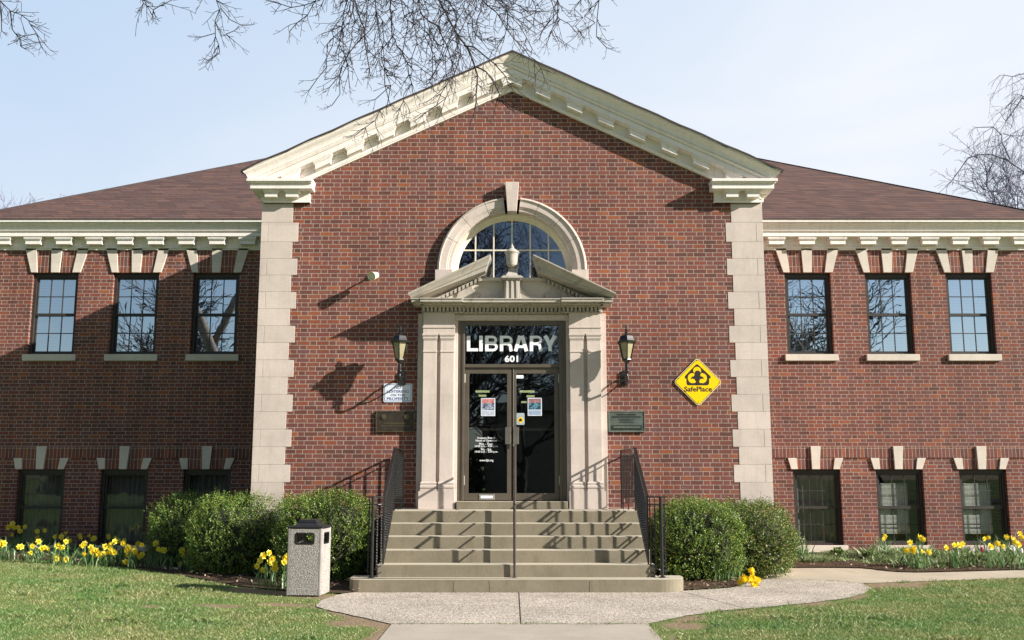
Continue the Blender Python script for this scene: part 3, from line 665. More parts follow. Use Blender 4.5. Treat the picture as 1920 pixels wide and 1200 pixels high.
for s,(a,b,g0,g1) in ((-1,(-.750,-.012,-.683,-.079)),(1,(.016,.746,.068,.672))):
    m=MB(); z0,z1,gz0,gz1=1.142,3.218,1.25,3.128
    m.box(a,g0,.0,.045,z0,z1); m.box(g1,b,.0,.045,z0,z1); m.box(g0,g1,.0,.045,z0,gz0); m.box(g0,g1,.0,.045,gz1,z1)
    d=m.build('door',M['bronze'],B,bevel=.003)
    m=MB(); m.quad((g0,.022,gz0),(g1,.022,gz0),(g1,.022,gz1),(g0,.022,gz1)); m.build('pane',M['glass_d'],d)
    m=MB(); m.box(g0+.002,g1-.002,.03,.055,2.225,2.262); m.build('push_bar',M['steel'],d)
    m=MB(); hx=-.062 if s<0 else .062; m.box(hx-.045,hx+.045,-.065,-.055,2.01,2.275); m.box(hx-.015*s-.01,hx-.015*s+.01,-.056,.0,2.20,2.22); m.box(hx-.015*s-.01,hx-.015*s+.01,-.056,.0,2.05,2.07); m.build('handle',M['steel'],d,bevel=.003)
    m=MB(); hxx=a if s<0 else b
    for zz in (3.05,1.45): m.tube([(hxx,-.012,zz-.07),(hxx,-.012,zz+.07)],.010,8)
    m.build('hinge',M['chrome'],d)
    if s<0:
        m=MB(); m.box(-.515,-.275,-.01,.002,1.15,1.235); m.build('kick_plate',M['chrome'],d,bevel=.004); m=MB(); m.box(-.49,-.30,-.016,-.011,1.172,1.213); m.build('kick_plate_inset',M['sign_w'],d)
        m=MB(); cx=at(912.5,800,0.02)[0]
        for t_,py,hh,wd in (('Iroquois Branch',821.5,5,33),('Hours of Operation',826.5,5,40),('Mon. - Thurs.',832.4,4.6,27),('10:00 a.m. - 9:00 p.m.',837,4.6,43),('Fri. - Sat.',842.5,4.6,20),('10:00 a.m. - 5:00 p.m.',847.3,4.6,43),('www.lfpl.org',863.6,5.4,26)):
            q=at(912.5-wd/2,py+hh/2,.02); w_=at(912.5+wd/2,py-hh/2,.02); text(m,t_,q[0],w_[0],q[1],w_[1],.018,.010,.001)
        m.build('lettering',M['vinyl'],d)
    else:
        m=MB(); m.box(.016,.026,-.006,.0,1.142,3.218); m.build('edge_strip',M['chrome'],d)
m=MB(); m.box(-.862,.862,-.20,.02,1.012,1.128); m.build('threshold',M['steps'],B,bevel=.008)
m=MB()
CLT=[((892,918),734,2.4),((898,912),742,3.2),((975,1003),734,2.4),((988,1003),743,3.2),((978,988),754,4.0)]
# interior ceiling lamps seen dimly through the door glass
t=NT('ceiling_tube_light'); t.b.inputs['Emission Color'].default_value=(.9,1.,.45,1); t.b.inputs['Emission Strength'].default_value=.7; t.fin((.8,.8,.6))
for (a_,b_),py_,Y_ in CLT:
    xa_,z_=at(a_,py_,Y_); xb_,_=at(b_,py_,Y_); m=MB(); m.box(xa_,xb_,Y_,Y_+.25,z_,z_+.02); m.build('ceiling_light',t.mat,B)
m=MB(); m.tube([(4.13,YW-.06,6.0),(4.13,YW-.06,.2)],.032,10); m.build('downpipe',M['canp'],B)
m=MB(); m.tube([(-4.13,YW-.06,6.0),(-4.13,YW-.06,.2)],.032,10); m.build('downpipe',M['wframe'],B)
# ================================================================== STEPS
ST=thing('front_steps','wide weathered concrete steps leading up to the library doors','steps',(0.05,-1.6,0))
zl=1.012; rz=zl/6; t0=-.9
for i in range(5):
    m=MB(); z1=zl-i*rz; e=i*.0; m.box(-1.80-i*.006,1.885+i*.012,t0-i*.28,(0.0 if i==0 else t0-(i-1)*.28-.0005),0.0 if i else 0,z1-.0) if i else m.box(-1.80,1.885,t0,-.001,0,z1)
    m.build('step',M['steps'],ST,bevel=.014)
m=MB(); pts=[(-2.17,-1.75),(-2.17,-2.2)]+[(-2.02-.15*math.cos(R(t)),-2.15-.15*math.sin(R(t))) for t in (0,30,60,90)]+[(1.95,-2.30)]+[(1.97+.34*math.sin(R(t)),-1.96-.34*math.cos(R(t))) for t in range(0,91,10)]+[(2.31,-1.75)]
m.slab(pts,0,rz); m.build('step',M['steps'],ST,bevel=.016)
# ================================================================== RAILINGS
def railing(s,xs,label):
    """xs: X at wall, landing edge, foot of slope, post"""
    T=thing('iron_railing',label,'railing',(s*xs[2],-1.5,0.17),'iron railings beside the front steps')
    A=(s*xs[0],-.10,1.905); Bp=(s*xs[1],-.9,1.93); C=(s*xs[2],-1.99,1.235); P=(s*xs[3],-2.06,1.235)
    m=MB(); off=.0
    def flat(p,q,w=.045,h=.012): m.bar(p,q,w,h)
    for p,q in ((A,Bp),(Bp,C),(C,P)): m.bar(p,q,.045,.016)
    m.bar(P,(P[0]+s*.09,P[1]+.01,P[2]),.04,.016)
    m.build('top_rail',M['iron'],T)
    m=MB(); dn=lambda p,d:(p[0],p[1],p[2]-d)
    lv=(.085,.73,.80)
    for d in lv:
        m.bar(dn(A,d),dn(Bp,d),.016); m.bar(dn(Bp,d),dn(C,d+(.0 if d<.5 else .10)),.016)
    vol=[]
    for d in (.10,.90,.99):
        cc=[(C[0],C[1],C[2]-d)]+[(C[0]+s*(P[0]*s-C[0]*s)*k/4,C[1]-.07*k/4-.04*math.sin(math.pi*k/4),C[2]-d-(.02 if d>.5 else 0)*k) for k in range(1,5)]; cc.append((P[0]+s*.09,P[1]+.02,cc[-1][2])); m.tube(cc,.008,6)
    m.build('side_rail',M['iron'],T)
    k=0
    def pick(p0,p1,n,d0,d1a,d1b):
        nonlocal k
        for i in range(n):
            t=(i+.5)/n; q=[p0[j]+(p1[j]-p0[j])*t for j in range(3)]; dd=d1a+(d1b-d1a)*t
            pm=MB(); pm.twist((q[0],q[1],q[2]-d0),(q[0],q[1],q[2]-dd),.0165,5.5,44)
            pm.bar((q[0],q[1],q[2]-.01),(q[0],q[1],q[2]-d0),.010); pm.bar((q[0],q[1],q[2]-dd),(q[0],q[1],q[2]-dd-.07),.010)
            pm.build('picket',M['iron'],T)
    pick(A,Bp,9,.085,.73,.73); pick(Bp,C,13,.085,.73,.83); pick(C,(P[0]+s*.08,P[1],P[2]),4,.10,.92,.98)
    m=MB(); m.tube([(P[0],P[1],rz),(P[0],P[1],P[2])],.022,14); m.lathe((P[0],P[1]),[(.045,rz+.001),(.045,rz+.012),(.026,rz+.02)],14); m.build('post',M['iron'],T)
    m=MB(); m.bar((A[0],A[1],1.02),(A[0],A[1],A[2]),.024); m.build('post',M['iron'],T); m=MB(); m.bar((Bp[0],Bp[1]+.02,1.012),(Bp[0],Bp[1]+.02,Bp[2]),.024)
    m.build('post',M['iron'],T); m=MB(); m.bar((C[0],C[1],.335),(C[0],C[1],C[2]),.022)
    for p in ((A[0],A[1]-.25),( (A[0]+Bp[0])/2,-.5)): MB().bar((p[0],p[1],1.012),(p[0],p[1],1.12),.014).build('foot',M['iron'],T)
    m.build('post',M['iron'],T)
    m=MB(); m.bar((A[0],A[1],A[2]-.1),(A[0],-.0,A[2]-.1),.02); m.build('wall_bracket',M['iron'],T)
railing(-1,(1.70,1.735,1.745,1.885),'black wrought-iron railing with twisted pickets, left of the steps by the bin')
railing(1,(1.70,1.82,1.845,2.02),'black wrought-iron railing with twisted pickets, right of the steps below the green plaque')
T=thing('centre_handrail','thin brown metal handrail up the middle of the front steps','handrail',(.03,-1.5,.17))
m=MB(); pf=(.035,-2.06,rz); m.tube([pf,(.035,-2.06,1.15)],.0165,10); m.lathe((.035,-2.06),[(.035,rz),(.035,rz+.008),(.018,rz+.012)],12); m.build('post',M['ironb'],T); m=MB(); m.tube([(.035,-.62,zl),(.035,-.62,1.93)],.0165,10); m.build('post',M['ironb'],T)
for k in range(4):
    yb=-1.32-k*.28+.28*1; zb=zl-(k+1)*rz if k>=0 else zl; yb=t0-.15-k*.28; zt_=1.19+(yb+2.02)*(.71/1.17)
    MB().tube([(.035,yb,zb),(.035,yb,zt_)],.019,8).build('shadow_baluster',M['ironb'],T)  # unseen behind the front post, added to cast shadow bands on the risers
m=MB(); m.tube([(.035,-2.12,1.15),(.035,-2.02,1.19),(.035,-.85,1.90),(.035,-.62,1.95),(.035,-.45,1.95)],.019,10); m.build('rail',M['ironb'],T,smooth=True)
m=MB(); m.tube([(.035,-2.06,.72),(.035,-.9,1.44),(.035,-.62,1.46)],.012,8); m.build('lower_rail',M['ironb'],T)
# ================================================================== LANTERNS
def lantern(cx,label,tilt=0):
    cy=-.40; T=thing('wall_lantern',label,'lantern',(cx,-.02,3.05),'matching wall lanterns flanking the entrance')
    hexr=lambda r,z,o=0:[(cx+r*math.cos(R(60*k+30+o)),cy+r*math.sin(R(60*k+30+o)),z) for k in range(6)]
    m=MB(); m.sweep([hexr(.168,3.566),hexr(.172,3.58),hexr(.135,3.60),hexr(.12,3.635),hexr(.105,3.672),hexr(.07,3.69),hexr(.03,3.705)]); m.lathe((cx,cy),[(.03,3.70),(.02,3.72),(.028,3.735),(.014,3.75),(.026,3.772),(.02,3.79),(.008,3.80),(.014,3.812),(.012,3.822),(.002,3.835)],12); m.build('roof',M['iron'],T)
    m=MB(); 
    for k in range(6):
        a=R(60*k+30); m.bar((cx+.132*math.cos(a),cy+.132*math.sin(a),3.57),(cx+.068*math.cos(a),cy+.068*math.sin(a),3.30),.014)
    m.sweep([hexr(.07,3.285),hexr(.078,3.30),hexr(.076,3.312),hexr(.06,3.312)]); m.sweep([hexr(.068,3.287),hexr(.04,3.262),hexr(.026,3.235)])
    m.build('cage',M['iron'],T)
    m=MB(); m.sweep([hexr(.065,3.305),hexr(.126,3.565)],caps=False); m.build('glass_panel',M['lglass'],T)
    m=MB(); m.lathe((cx,cy),[(.018,3.24),(.03,3.225),(.03,3.14),(.036,3.135),(.036,3.12),(.022,3.105)],14)
    pts=[(cx,cy,3.11),(cx,cy,3.03),(cx,cy+.03,2.98),(cx,cy+.10,2.965),(cx,cy+.17,3.0),(cx,cy+.23,3.05),(cx,cy+.33,3.07),(cx,-.02,3.07)]; m.tube(pts,[.016,.018,.02,.02,.018,.016,.015,.015],8)
    m.tube([(cx,cy+.12,2.97),(cx,cy+.2,2.93),(cx,cy+.30,2.94),(cx,-.02,3.0)],[.006,.012,.012,.012],8)
    m.build('arm',M['iron'],T,smooth=True)
    m=MB(); m.prism(rrect(cx,3.05,.11,.24,.04),-.03,-.0005); m.build('wall_plate',M['iron'],T,bevel=.006)
lantern(-1.745,'black hexagonal wall lantern left of the entrance above the blue and white sign'); lantern(1.785,'black hexagonal wall lantern right of the entrance above the green plaque')
# ================================================================== small flood light
T=thing('flood_light','small cream flood light sticking out of the brick wall on an arm','light',(-2.28,0,4.72))
m=MB(); m.prism(disc(-2.27,4.70,.045,14),-.03,-.001); m.build('wall_plate',M['cam'],T)
m=MB(); m.tube([(-2.27,-.02,4.70),(-2.25,-.13,4.70),(-2.23,-.20,4.685)],.014,8); m.build('arm',M['cam'],T)
m=MB(); Mx=Matrix.Translation((-2.205,-.29,4.655))@Matrix.Rotation(R(-25),4,'Z')@Matrix.Rotation(R(18),4,'X')
prof=[(.03,.12),(.05,.10),(.058,.03),(.072,-.03),(.074,-.05),(.066,-.05),(.06,-.02)]
m.sweep([[tuple(Mx@Vector((r*math.cos(2*math.pi*k/16),y,r*math.sin(2*math.pi*k/16)))) for k in range(16)] for r,y in prof]); m.build('lamp_head',M['cam'],T,smooth=False)
# ================================================================== SIGNS
def c2(p,q,Y=-.02): a=at(*p,Y);b=at(*q,Y); return a[0],b[0],b[1],a[1]
x0,x1,z0,z1=c2((720,719),(773,754)); T=thing('no_loitering_sign','white metal sign with blue lettering NO LOITERING ON THIS PROPERTY','sign',((x0+x1)/2,0,z0))
cx,cz,w,h=(x0+x1)/2,(z0+z1)/2,x1-x0,z1-z0
m=MB(); m.prism(rrect(cx,cz,w,h,.026),-.014,-.004); m.build('plate',M['sign_w'],T)
m=MB()
o=rrect(cx,cz,w-.03,h-.03,.02); i_=rrect(cx,cz,w-.044,h-.044,.015); n=len(o)
m.add([(x,-.0155,z) for x,z in o]+[(x,-.0155,z) for x,z in i_],[(k,(k+1)%n,n+(k+1)%n,n+k) for k in range(n)]); m.build('border',M['sign_b'],T)
m=MB()
for t_,py,ww,hh in (('NO',726.5,12,5.2),('LOITERING',734,41,5.2),('ON THIS',740.8,27,4.2),('PROPERTY',747.6,41,5.2)):
    a=at(746.5-ww/2,py-hh/2,-.015); b=at(746.5+ww/2,py+hh/2,-.015); text(m,t_,a[0],b[0],b[1],a[1],-.0145,.010,.001)
m.build('lettering',M['sign_b'],T)
# safe place diamond
cx,cz=2.953,2.992; T=thing('safe_place_sign','yellow diamond sign reading SafePlace with a black house emblem','sign',(cx,0,cz-.4))
def dia(h,r,n=6):
    p=[]; k=h-r*math.sqrt(2)
    for q in range(4):
        c=(cx+k*math.cos(R(90*q)),cz+k*math.sin(R(90*q)))
        for i in range(n+1): a=R(90*q-45+90*i/n); p.append((c[0]+r*math.cos(a),c[1]+r*math.sin(a)))
    return p
m=MB(); m.prism(dia(.388,.055),-.022,-.008); m.build('plate',M['yel_e'],T)
m=MB(); m.prism(dia(.374,.048),-.0235,-.0221); m.build('border',M['sk'],T)
m=MB(); m.prism(dia(.362,.042),-.025,-.0236); m.build('face',M['yel'],T)
k=.0078*1.0/10.9*1.12   # photo zoom pixel -> metre
k=.766/960.
E_=lambda x,y:(cx+(x-645)*k,cz-(y-618)*k)
m=MB()
house=[E_(*p) for p in ((635,260),(660,272),(890,495),(906,525),(885,552),(868,556),(868,650),(850,678),(825,686),(450,686),(425,672),(418,650),(418,556),(400,552),(382,525),(390,500),(600,285))]
m.prism(house,-.0262,-.0251); m.build('emblem_house',M['sk'],T)
m=MB(); ye=-.0275
m.prism([E_(635+78*math.cos(R(a)),392+75*math.sin(R(a))) for a in range(0,360,15)],ye,-.0263)
for s in (-1,1):
    arm=[(635+s*45,455),(635+s*95,442),(635+s*150,458),(635+s*185,500),(635+s*190,560),(635+s*165,615),(635+s*120,642),(635+s*60,640),(635+s*30,620),(635+s*32,575),(635+s*75,560),(635+s*120,548),(635+s*120,520),(635+s*70,510)]
    m.prism([E_(*p) for p in arm],ye-.0002*s,-.0263)
m.build('emblem_figure',M['yel'],T)
m=MB(); m.prism([E_(643+62*math.cos(R(a)),455+66*math.sin(R(a))) for a in range(0,360,15)],-.0292,-.0276)
for s in (-1,1): m.prism([E_(*p) for p in ((635+s*20,505),(635+s*90,505),(635+s*130,545),(635+s*118,562),(635+s*85,540),(635+s*55,560),(635+s*40,600),(635,600))],-.029+.0001*s,-.0276)
m.prism([E_(*p) for p in ((602,500),(684,500),(672,560),(668,684),(612,684),(610,560))],-.0288,-.0276)
m.build('emblem_child',M['sk'],T)
m=MB(); a=E_(368,812); b=E_(920,708); text(m,'SafePlace',a[0],b[0],a[1],b[1],-.0255,.024,.001); m.build('lettering',M['sk'],T)
m=MB()
for p in ((637,193),(648,1010),(262,555),(1060,632)): q=E_(*p); m.prism(disc(q[0],q[1],.006,8),-.0285,-.0251)
m.build('screw',M['pl_b2'],T)
# plaques
def dashes(m,cx,cz,w,h,y,rng,thick=.003):
    x=cx-w/2
    while x<cx+w/2:
        l=rng.uniform(.008,.02); m.box(x,min(x+l,cx+w/2),y-thick,y,cz-h/2*rng.uniform(.7,1),cz+h/2*rng.uniform(.7,1)); x+=l+.005
x0,x1,z0,z1=c2((706,770.5),(780,810)); x1-=.02; cx,cz=(x0+x1)/2,(z0+z1)/2; T=thing('dedication_plaque','dark bronze plaque with two round medallions below the no loitering sign','plaque',(cx,0,z0))
rg=random.Random(3)
m=MB(); m.box(x0,x1,-.028,-.002,z0,z1); m.build('plate',M['pl_b'],T,bevel=.004)
m=MB(); b_=.012
m.box(x0,x1,-.036,-.028,z0,z0+b_);m.box(x0,x1,-.036,-.028,z1-b_,z1);m.box(x0,x0+b_,-.036,-.028,z0+b_,z1-b_);m.box(x1-b_,x1,-.036,-.028,z0+b_,z1-b_); m.build('rim',M['pl_b2'],T)
m=MB()
for xx in (x0+.12,x1-.13): m.lathe((0,0),[(.001,0)],3,False) if False else m.prism(disc(xx,z1-.095,.042,20),-.037,-.0285); m.prism(disc(xx,z1-.095,.028,16),-.041,-.037)
m.build('medallion',M['pl_b2'],T)
m=MB(); dashes(m,cx,cz-.03,.36,.02,-.0282,rg); dashes(m,cx,cz-.07,.44,.02,-.0282,rg); m.build('raised_text',M['pl_b2'],T)
x0,x1,z0,z1=c2((1141,771),(1210,810)); cx,cz=(x0+x1)/2,(z0+z1)/2; T=thing('memorial_plaque','grey-green weathered bronze plaque with raised text right of the entrance','plaque',(cx,0,z0))
m=MB(); m.box(x0,x1,-.028,-.002,z0,z1); m.build('plate',M['pl_g'],T,bevel=.004)
m=MB(); m.box(x0,x1,-.036,-.028,z0,z0+b_);m.box(x0,x1,-.036,-.028,z1-b_,z1);m.box(x0,x0+b_,-.036,-.028,z0+b_,z1-b_);m.box(x1-b_,x1,-.036,-.028,z0+b_,z1-b_); m.build('rim',M['pl_g2'],T)
m=MB(); dashes(m,cx,z1-.055,.30,.022,-.0282,rg); dashes(m,cx,z1-.09,.46,.022,-.0282,rg)
for q,w_ in ((.125,.26),(.15,.22),(.175,.24)): dashes(m,cx,z1-q,w_,.011,-.0282,rg)
m.build('raised_text',M['pl_g3'],T)
m=MB(); m.box(x0+.05,x1-.05,-.034,-.0282,z0+.035,z0+.105); m.build('name_panel',M['pl_g3'],T); m=MB(); dashes(m,cx,z0+.075,.42,.028,-.0342,rg); m.build('name_text',M['pl_g2'],T)
# posters taped inside the door glass
def poster(px0,py0,px1,py1,label,pal,seed):
    x0,x1,z0,z1=c2((px0,py0),(px1,py1),.018); rr=random.Random(seed); T=thing('poster',label,'poster',((x0+x1)/2,.018,z0),'posters taped to the entrance doors')
    m=MB(); m.box(x0,x1,.0155,.0175,z0,z1); m.build('paper',plain('poster_paper',(.66,.70,.78),.6),T)
    w,h=x1-x0,z1-z0; m=MB(); m.box(x0+.012,x1-.012,.0145,.0154,z0+h*.72,z1-.012); m.build('heading_block',pal[0],T)
    m=MB(); m.box(x0+.012,x1-.012,.0145,.0154,z0+h*.34,z0+h*.72-.001); m.build('picture',pal[1],T)
    m=MB(); m.box(x0+.014,x1-.014,.0145,.0154,z0+.014,z0+h*.30); m.build('caption_block',pal[2],T)
def picmat(name,stops,sc=22):
    t=NT(name); return t.fin(t.ramp(t.noise(sc,3,.6,dist=1.5),stops,'CONSTANT'),.5)
poster(902.5,746.5,929,780,'small poster with a pink heading and people picture on the left door',(picmat('poster_pink',[(0,(.42,.15,.14)),(.5,(.55,.24,.22))]),picmat('poster_crowd',[(0,(.03,.04,.08)),(.42,(.10,.13,.20)),(.5,(.45,.5,.6)),(.6,(.05,.05,.09))]),picmat('poster_text_grey',[(0,(.55,.60,.68)),(.48,(.22,.22,.3)),(.56,(.58,.62,.7))],60)),1)
poster(990,746,1016.5,779.5,'small poster with a dark teal picture on the right door',(picmat('poster_mauve',[(0,(.25,.12,.14)),(.5,(.35,.18,.2))]),picmat('poster_teal',[(0,(.015,.05,.08)),(.5,(.03,.16,.22)),(.6,(.35,.5,.6)),(.66,(.02,.06,.10))]),picmat('poster_text_blue',[(0,(.35,.45,.6)),(.48,(.16,.2,.3)),(.58,(.4,.5,.65))],60)),2)
x0,x1,z0,z1=c2((969,774.5),(984,796.5),.018); T=thing('door_sticker','small pale sticker with a yellow diamond on the right door','sticker',((x0+x1)/2,.018,z0))
m=MB(); m.prism(rrect((x0+x1)/2,(z0+z1)/2,x1-x0,z1-z0,.015),.0155,.0175); m.build('backing',plain('sticker_backing',(.35,.42,.45),.5),T)
cx,cz=(x0+x1)/2,z0+.075; m=MB(); m.prism([(cx-.055,cz),(cx,cz-.055),(cx+.055,cz),(cx,cz+.055)],.014,.0154); m.build('yellow_diamond',M['yel'],T)
m=MB(); m.prism([(cx-.022,cz-.022),(cx+.022,cz-.022),(cx+.026,cz+.008),(cx,cz+.03),(cx-.026,cz+.008)],.0125,.0139); m.build('emblem',M['sk'],T)
x0,x1,z0,z1=c2((968.8,703.5),(982,709.5),.018); m=MB(); m.box(x0,x1,.012,.018,z0,z1); tag(m.build('door_label',M['vinyl']),'small white label at the top corner of the right door glass','label')
# ================================================================== LITTER BIN
bz=.006; T=thing('litter_bin','square grey pebble-finish litter bin with a black domed lid beside the steps','litter bin',(-2.645,-2.50,bz),rz=0)
rot=Matrix.Translation((-2.645,-2.50,bz))@Matrix.Rotation(R(-5),4,'Z')
def rm(m,M4):
    m.v=[tuple(M4@Vector(p)) for p in m.v]; return m
hw=.225; hh=.855
m=MB()
def panel(ax,sgn):
    # panel with a slot opening
    xs=[-hw+.035,-.115,.115,hw-.035]; zs=[.01,.655,.775,hh-.02]; o=sgn*(hw-.004)
    q=MB()
    for i in range(3):
        for j_ in range(3):
            if i==1 and j_==1: continue
            if ax=='y': q.box(xs[i],xs[i+1],o-.004,o+.004,zs[j_],zs[j_+1])
            else: q.box(o-.004,o+.004,xs[i],xs[i+1],zs[j_],zs[j_+1])
    rm(q,rot); return q
for ax in 'yx':
    for sg in (-1,1): panel(ax,sg).build('side_panel',M['pebble'],T)
m=MB()
for a in (-1,1):
    for b in (-1,1): m.prism([(0,0)],0,0) if False else m.box(a*hw-(.04 if a>0 else 0),a*hw+(.04 if a<0 else 0),b*hw-(.04 if b>0 else 0),b*hw+(.04 if b<0 else 0),0,hh)
rm(m,rot).build('corner_post',M['canp'],T,bevel=.012)
m=MB(); m.box(-hw+.02,hw-.02,-hw+.02,hw-.02,.02,.55); rm(m,rot).build('inner_liner',M['dark'],T)
m=MB()
for sg in (-1,1):
    for ax in 'yx':
        o=sg*(hw+.002); n=20; ou=rrect(0,.715,.262,.152,.03,4); inn=rrect(0,.715,.225,.115,.022,4); N_=len(ou)
        if ax=='y': m.add([(x,o,z) for x,z in ou]+[(x,o,z) for x,z in inn]+[(x,o-sg*.02,z) for x,z in inn],[(k,(k+1)%N_,N_+(k+1)%N_,N_+k) for k in range(N_)]+[(N_+k,N_+(k+1)%N_,2*N_+(k+1)%N_,2*N_+k) for k in range(N_)])
        else: m.add([(o,x,z) for x,z in ou]+[(o,x,z) for x,z in inn]+[(o-sg*.02,x,z) for x,z in inn],[(k,(k+1)%N_,N_+(k+1)%N_,N_+k) for k in range(N_)]+[(N_+k,N_+(k+1)%N_,2*N_+(k+1)%N_,2*N_+k) for k in range(N_)])
rm(m,rot).build('slot_rim',M['black'],T)
m=MB(); m.box(-hw-.006,hw+.006,-hw-.006,hw+.006,hh-.012,hh+.018)
m.hexa([(-.165,-.165,hh+.018),(.165,-.165,hh+.018),(.165,.165,hh+.018),(-.165,.165,hh+.018)],[(-.125,-.125,hh+.05),(.125,-.125,hh+.05),(.125,.125,hh+.05),(-.125,.125,hh+.05)])
m.hexa([(-.122,-.122,hh+.05),(.122,-.122,hh+.05),(.122,.122,hh+.05),(-.122,.122,hh+.05)],[(-.115,-.115,hh+.095),(.115,-.115,hh+.095),(.115,.115,hh+.095),(-.115,.115,hh+.095)])
rm(m,rot).build('lid',M['black'],T,bevel=.008)
# ================================================================== GROUND
BEDL=[(-16,1.6),(-10.5,1.25),(-8.37,.87),(-7.42,.70),(-6.36,.22),(-5.37,-.20),(-4.26,-1.19),(-3.73,-1.74),(-3.1,-2.05),(-2.45,-2.35),(-2.2,-2.45)]
PLAZA=[(-2.0,-1.9),(-2.2,-2.42),(-2.26,-2.62),(-2.36,-3.2),(-2.30,-3.72),(-2.02,-4.15),(-1.62,-4.62),(-1.25,-5.1),(1.41,-5.1),(1.95,-4.45),(2.45,-4.05),(3.0,-3.74),(3.6,-3.38),(4.15,-2.95),(4.6,-2.4),(4.92,-1.75),(5.0,-1.2),(4.85,-1.0),(4.55,-.75),(4.1,-.55),(3.6,-.62),(3.3,-1.3),(3.0,-1.75),(2.3,-2.1),(2.0,-1.9)]
PATH=[(3.6,.6),(4.45,1.03),(5.24,.95),(5.75,.86),(6.05,.45),(6.4,.36),(6.96,.45),(8.28,.70),(10,.85),(16,1.0),(16,-.2),(10,-.22),(7.73,-.38),(6.17,-.8),(5.45,-1.02),(5.0,-1.2),(4.85,-1.0),(4.55,-.75),(4.1,-.55),(3.6,-.62)]
BEDR1=[(2.0,0.0),(2.0,-1.9),(2.3,-2.1),(3.0,-1.75),(3.3,-1.3),(3.6,-.62),(3.6,.6),(4.08,.87),(4.08,-.02)]
BEDR2=[(4.08,.87),(4.45,1.03),(5.24,.95),(5.75,.86),(6.05,.45),(6.4,.36),(6.96,.45),(8.28,.70),(10,.85),(16,1.0),(16,2.86),(4.08,2.86)]
WALK=[(-1.25,-5.105),(1.41,-5.105),(1.41,-34),(-1.25,-34)]
def pip(x,y,poly):
    x=np.asarray(x);y=np.asarray(y);r=np.zeros(x.shape,bool);n=len(poly)
    for i in range(n):
        (x1,y1),(x2,y2)=poly[i],poly[(i+1)%n]
        if y1==y2: continue
        c=((y1>y)!=(y2>y))&(x<(x2-x1)*(y-y1)/(y2-y1)+x1); r^=c
    return r
def smv(t): t=np.clip(t,0,1); return t*t*(3-2*t)
def gzv(x,y): return .2*smv((-x-2.5)/7)+.1*smv((x-3)/3)*smv(y/2.6)
def edist(x,y,poly,closed=True):
    d=np.full(np.shape(x),99.); n=len(poly)
    for i in range(n if closed else n-1):
        (x1,y1),(x2,y2)=poly[i],poly[(i+1)%n]; L=(x2-x1)**2+(y2-y1)**2
        t=np.clip(((x-x1)*(x2-x1)+(y-y1)*(y2-y1))/L,0,1); d=np.minimum(d,np.hypot(x-x1-t*(x2-x1),y-y1-t*(y2-y1)))
    return d
DIRT=[(-5.6,-3.55),(-4.34,-3.95),(-3.51,-3.72),(-2.9,-3.5),(-2.2,-3.55)]; DIRT2=[(-2.2,-3.6),(-1.7,-4.6),(-1.2,-5.4),(-1.3,-7.5)]; DIRT3=[(1.5,-7.5),(1.5,-5.3),(2.0,-4.55),(3.0,-3.85),(4.2,-3.05),(5.0,-1.9),(5.1,-1.35),(6.1,-.95)]
DIRT4=[(-3.6,-2.05),(-3.0,-2.35),(-2.4,-2.7)]
def dirtf(x,y):
    a=np.exp(-(edist(x,y,DIRT,False)/.26)**2)*np.clip((x+6.2)/3.2,.15,.9)*(.75+.35*np.sin(x*6.3+y*9)); b=np.exp(-(edist(x,y,DIRT2,False)/.20)**2); c=np.exp(-(edist(x,y,DIRT3,False)/(.10+.07*np.sin(x*3.3+1)))**2)*(.7+.3*np.sin(x*5+y*3)); e=np.exp(-(edist(x,y,DIRT4,False)/.3)**2)
    f=np.exp(-(np.hypot(x+1.65,y+5.0)/.35)**2)+np.exp(-(np.hypot(x-1.75,y+5.2)/.3)**2)+np.exp(-(((x-5.35)/.55)**2+((y+1.35)/.38)**2))*1.3
    return np.clip(np.maximum.reduce([a,b,c,e,f]),0,1)
xs=np.concatenate([-np.geomspace(400,12.2,22),np.arange(-12,12.01,.12),np.geomspace(12.2,400,22)]); ys=np.concatenate([-np.geomspace(400,13.2,22),np.arange(-13,4.01,.12),np.geomspace(4.4,500,20)])
XX,YY=np.meshgrid(xs,ys); ZZ=gzv(XX,YY)-.006; nx,ny=len(xs),len(ys)
rg_=np.random.default_rng(5)
pav=pip(XX,YY,PLAZA)|pip(XX,YY,WALK)|pip(XX,YY,PATH)
ZZ=np.where(pav&(edist(XX,YY,PLAZA)>.1),ZZ-.0,ZZ)
idx=(np.arange(ny-1)[:,None]*nx+np.arange(nx-1)[None,:]).ravel()
V=np.stack([XX.ravel(),YY.ravel(),ZZ.ravel()],1); F=np.stack([idx,idx+1,idx+nx+1,idx+nx],1)
lawn=npmesh('lawn',V,F,M['lawn'],smooth=True); tag(lawn,kind='structure')
at_=lawn.data.attributes.new('dirt','FLOAT','POINT'); at_.data.foreach_set('value',dirtf(XX,YY).ravel().astype(np.float32))
def sheet(name,poly,mat,dz,step=.0,thick=.0):
    m=MB()
    xa=min(p[0] for p in poly); xb=max(p[0] for p in poly)
    m.add([(x,y,gz(x,y)+dz) for x,y in poly],[tuple(range(len(poly)))]); 
    if thick: n=len(poly); m.add([(x,y,gz(x,y)+dz) for x,y in poly]+[(x,y,gz(x,y)+dz-thick) for x,y in poly],[(i,(i+1)%n,n+(i+1)%n,n+i) for i in range(n)])
    return tag(m.build(name,mat),kind='structure')
def subdiv(poly,st=.25,jit=0.0):
    out=[]; r=random.Random(11)
    for i in range(len(poly)):
        a,b=poly[i],poly[(i+1)%len(poly)]; L=math.dist(a,b); n=max(1,min(60,int(L/st)))
        for k in range(n): out.append((a[0]+(b[0]-a[0])*k/n+(r.uniform(-jit,jit) if k else 0),a[1]+(b[1]-a[1])*k/n+(r.uniform(-jit,jit) if k else 0)))
    return out
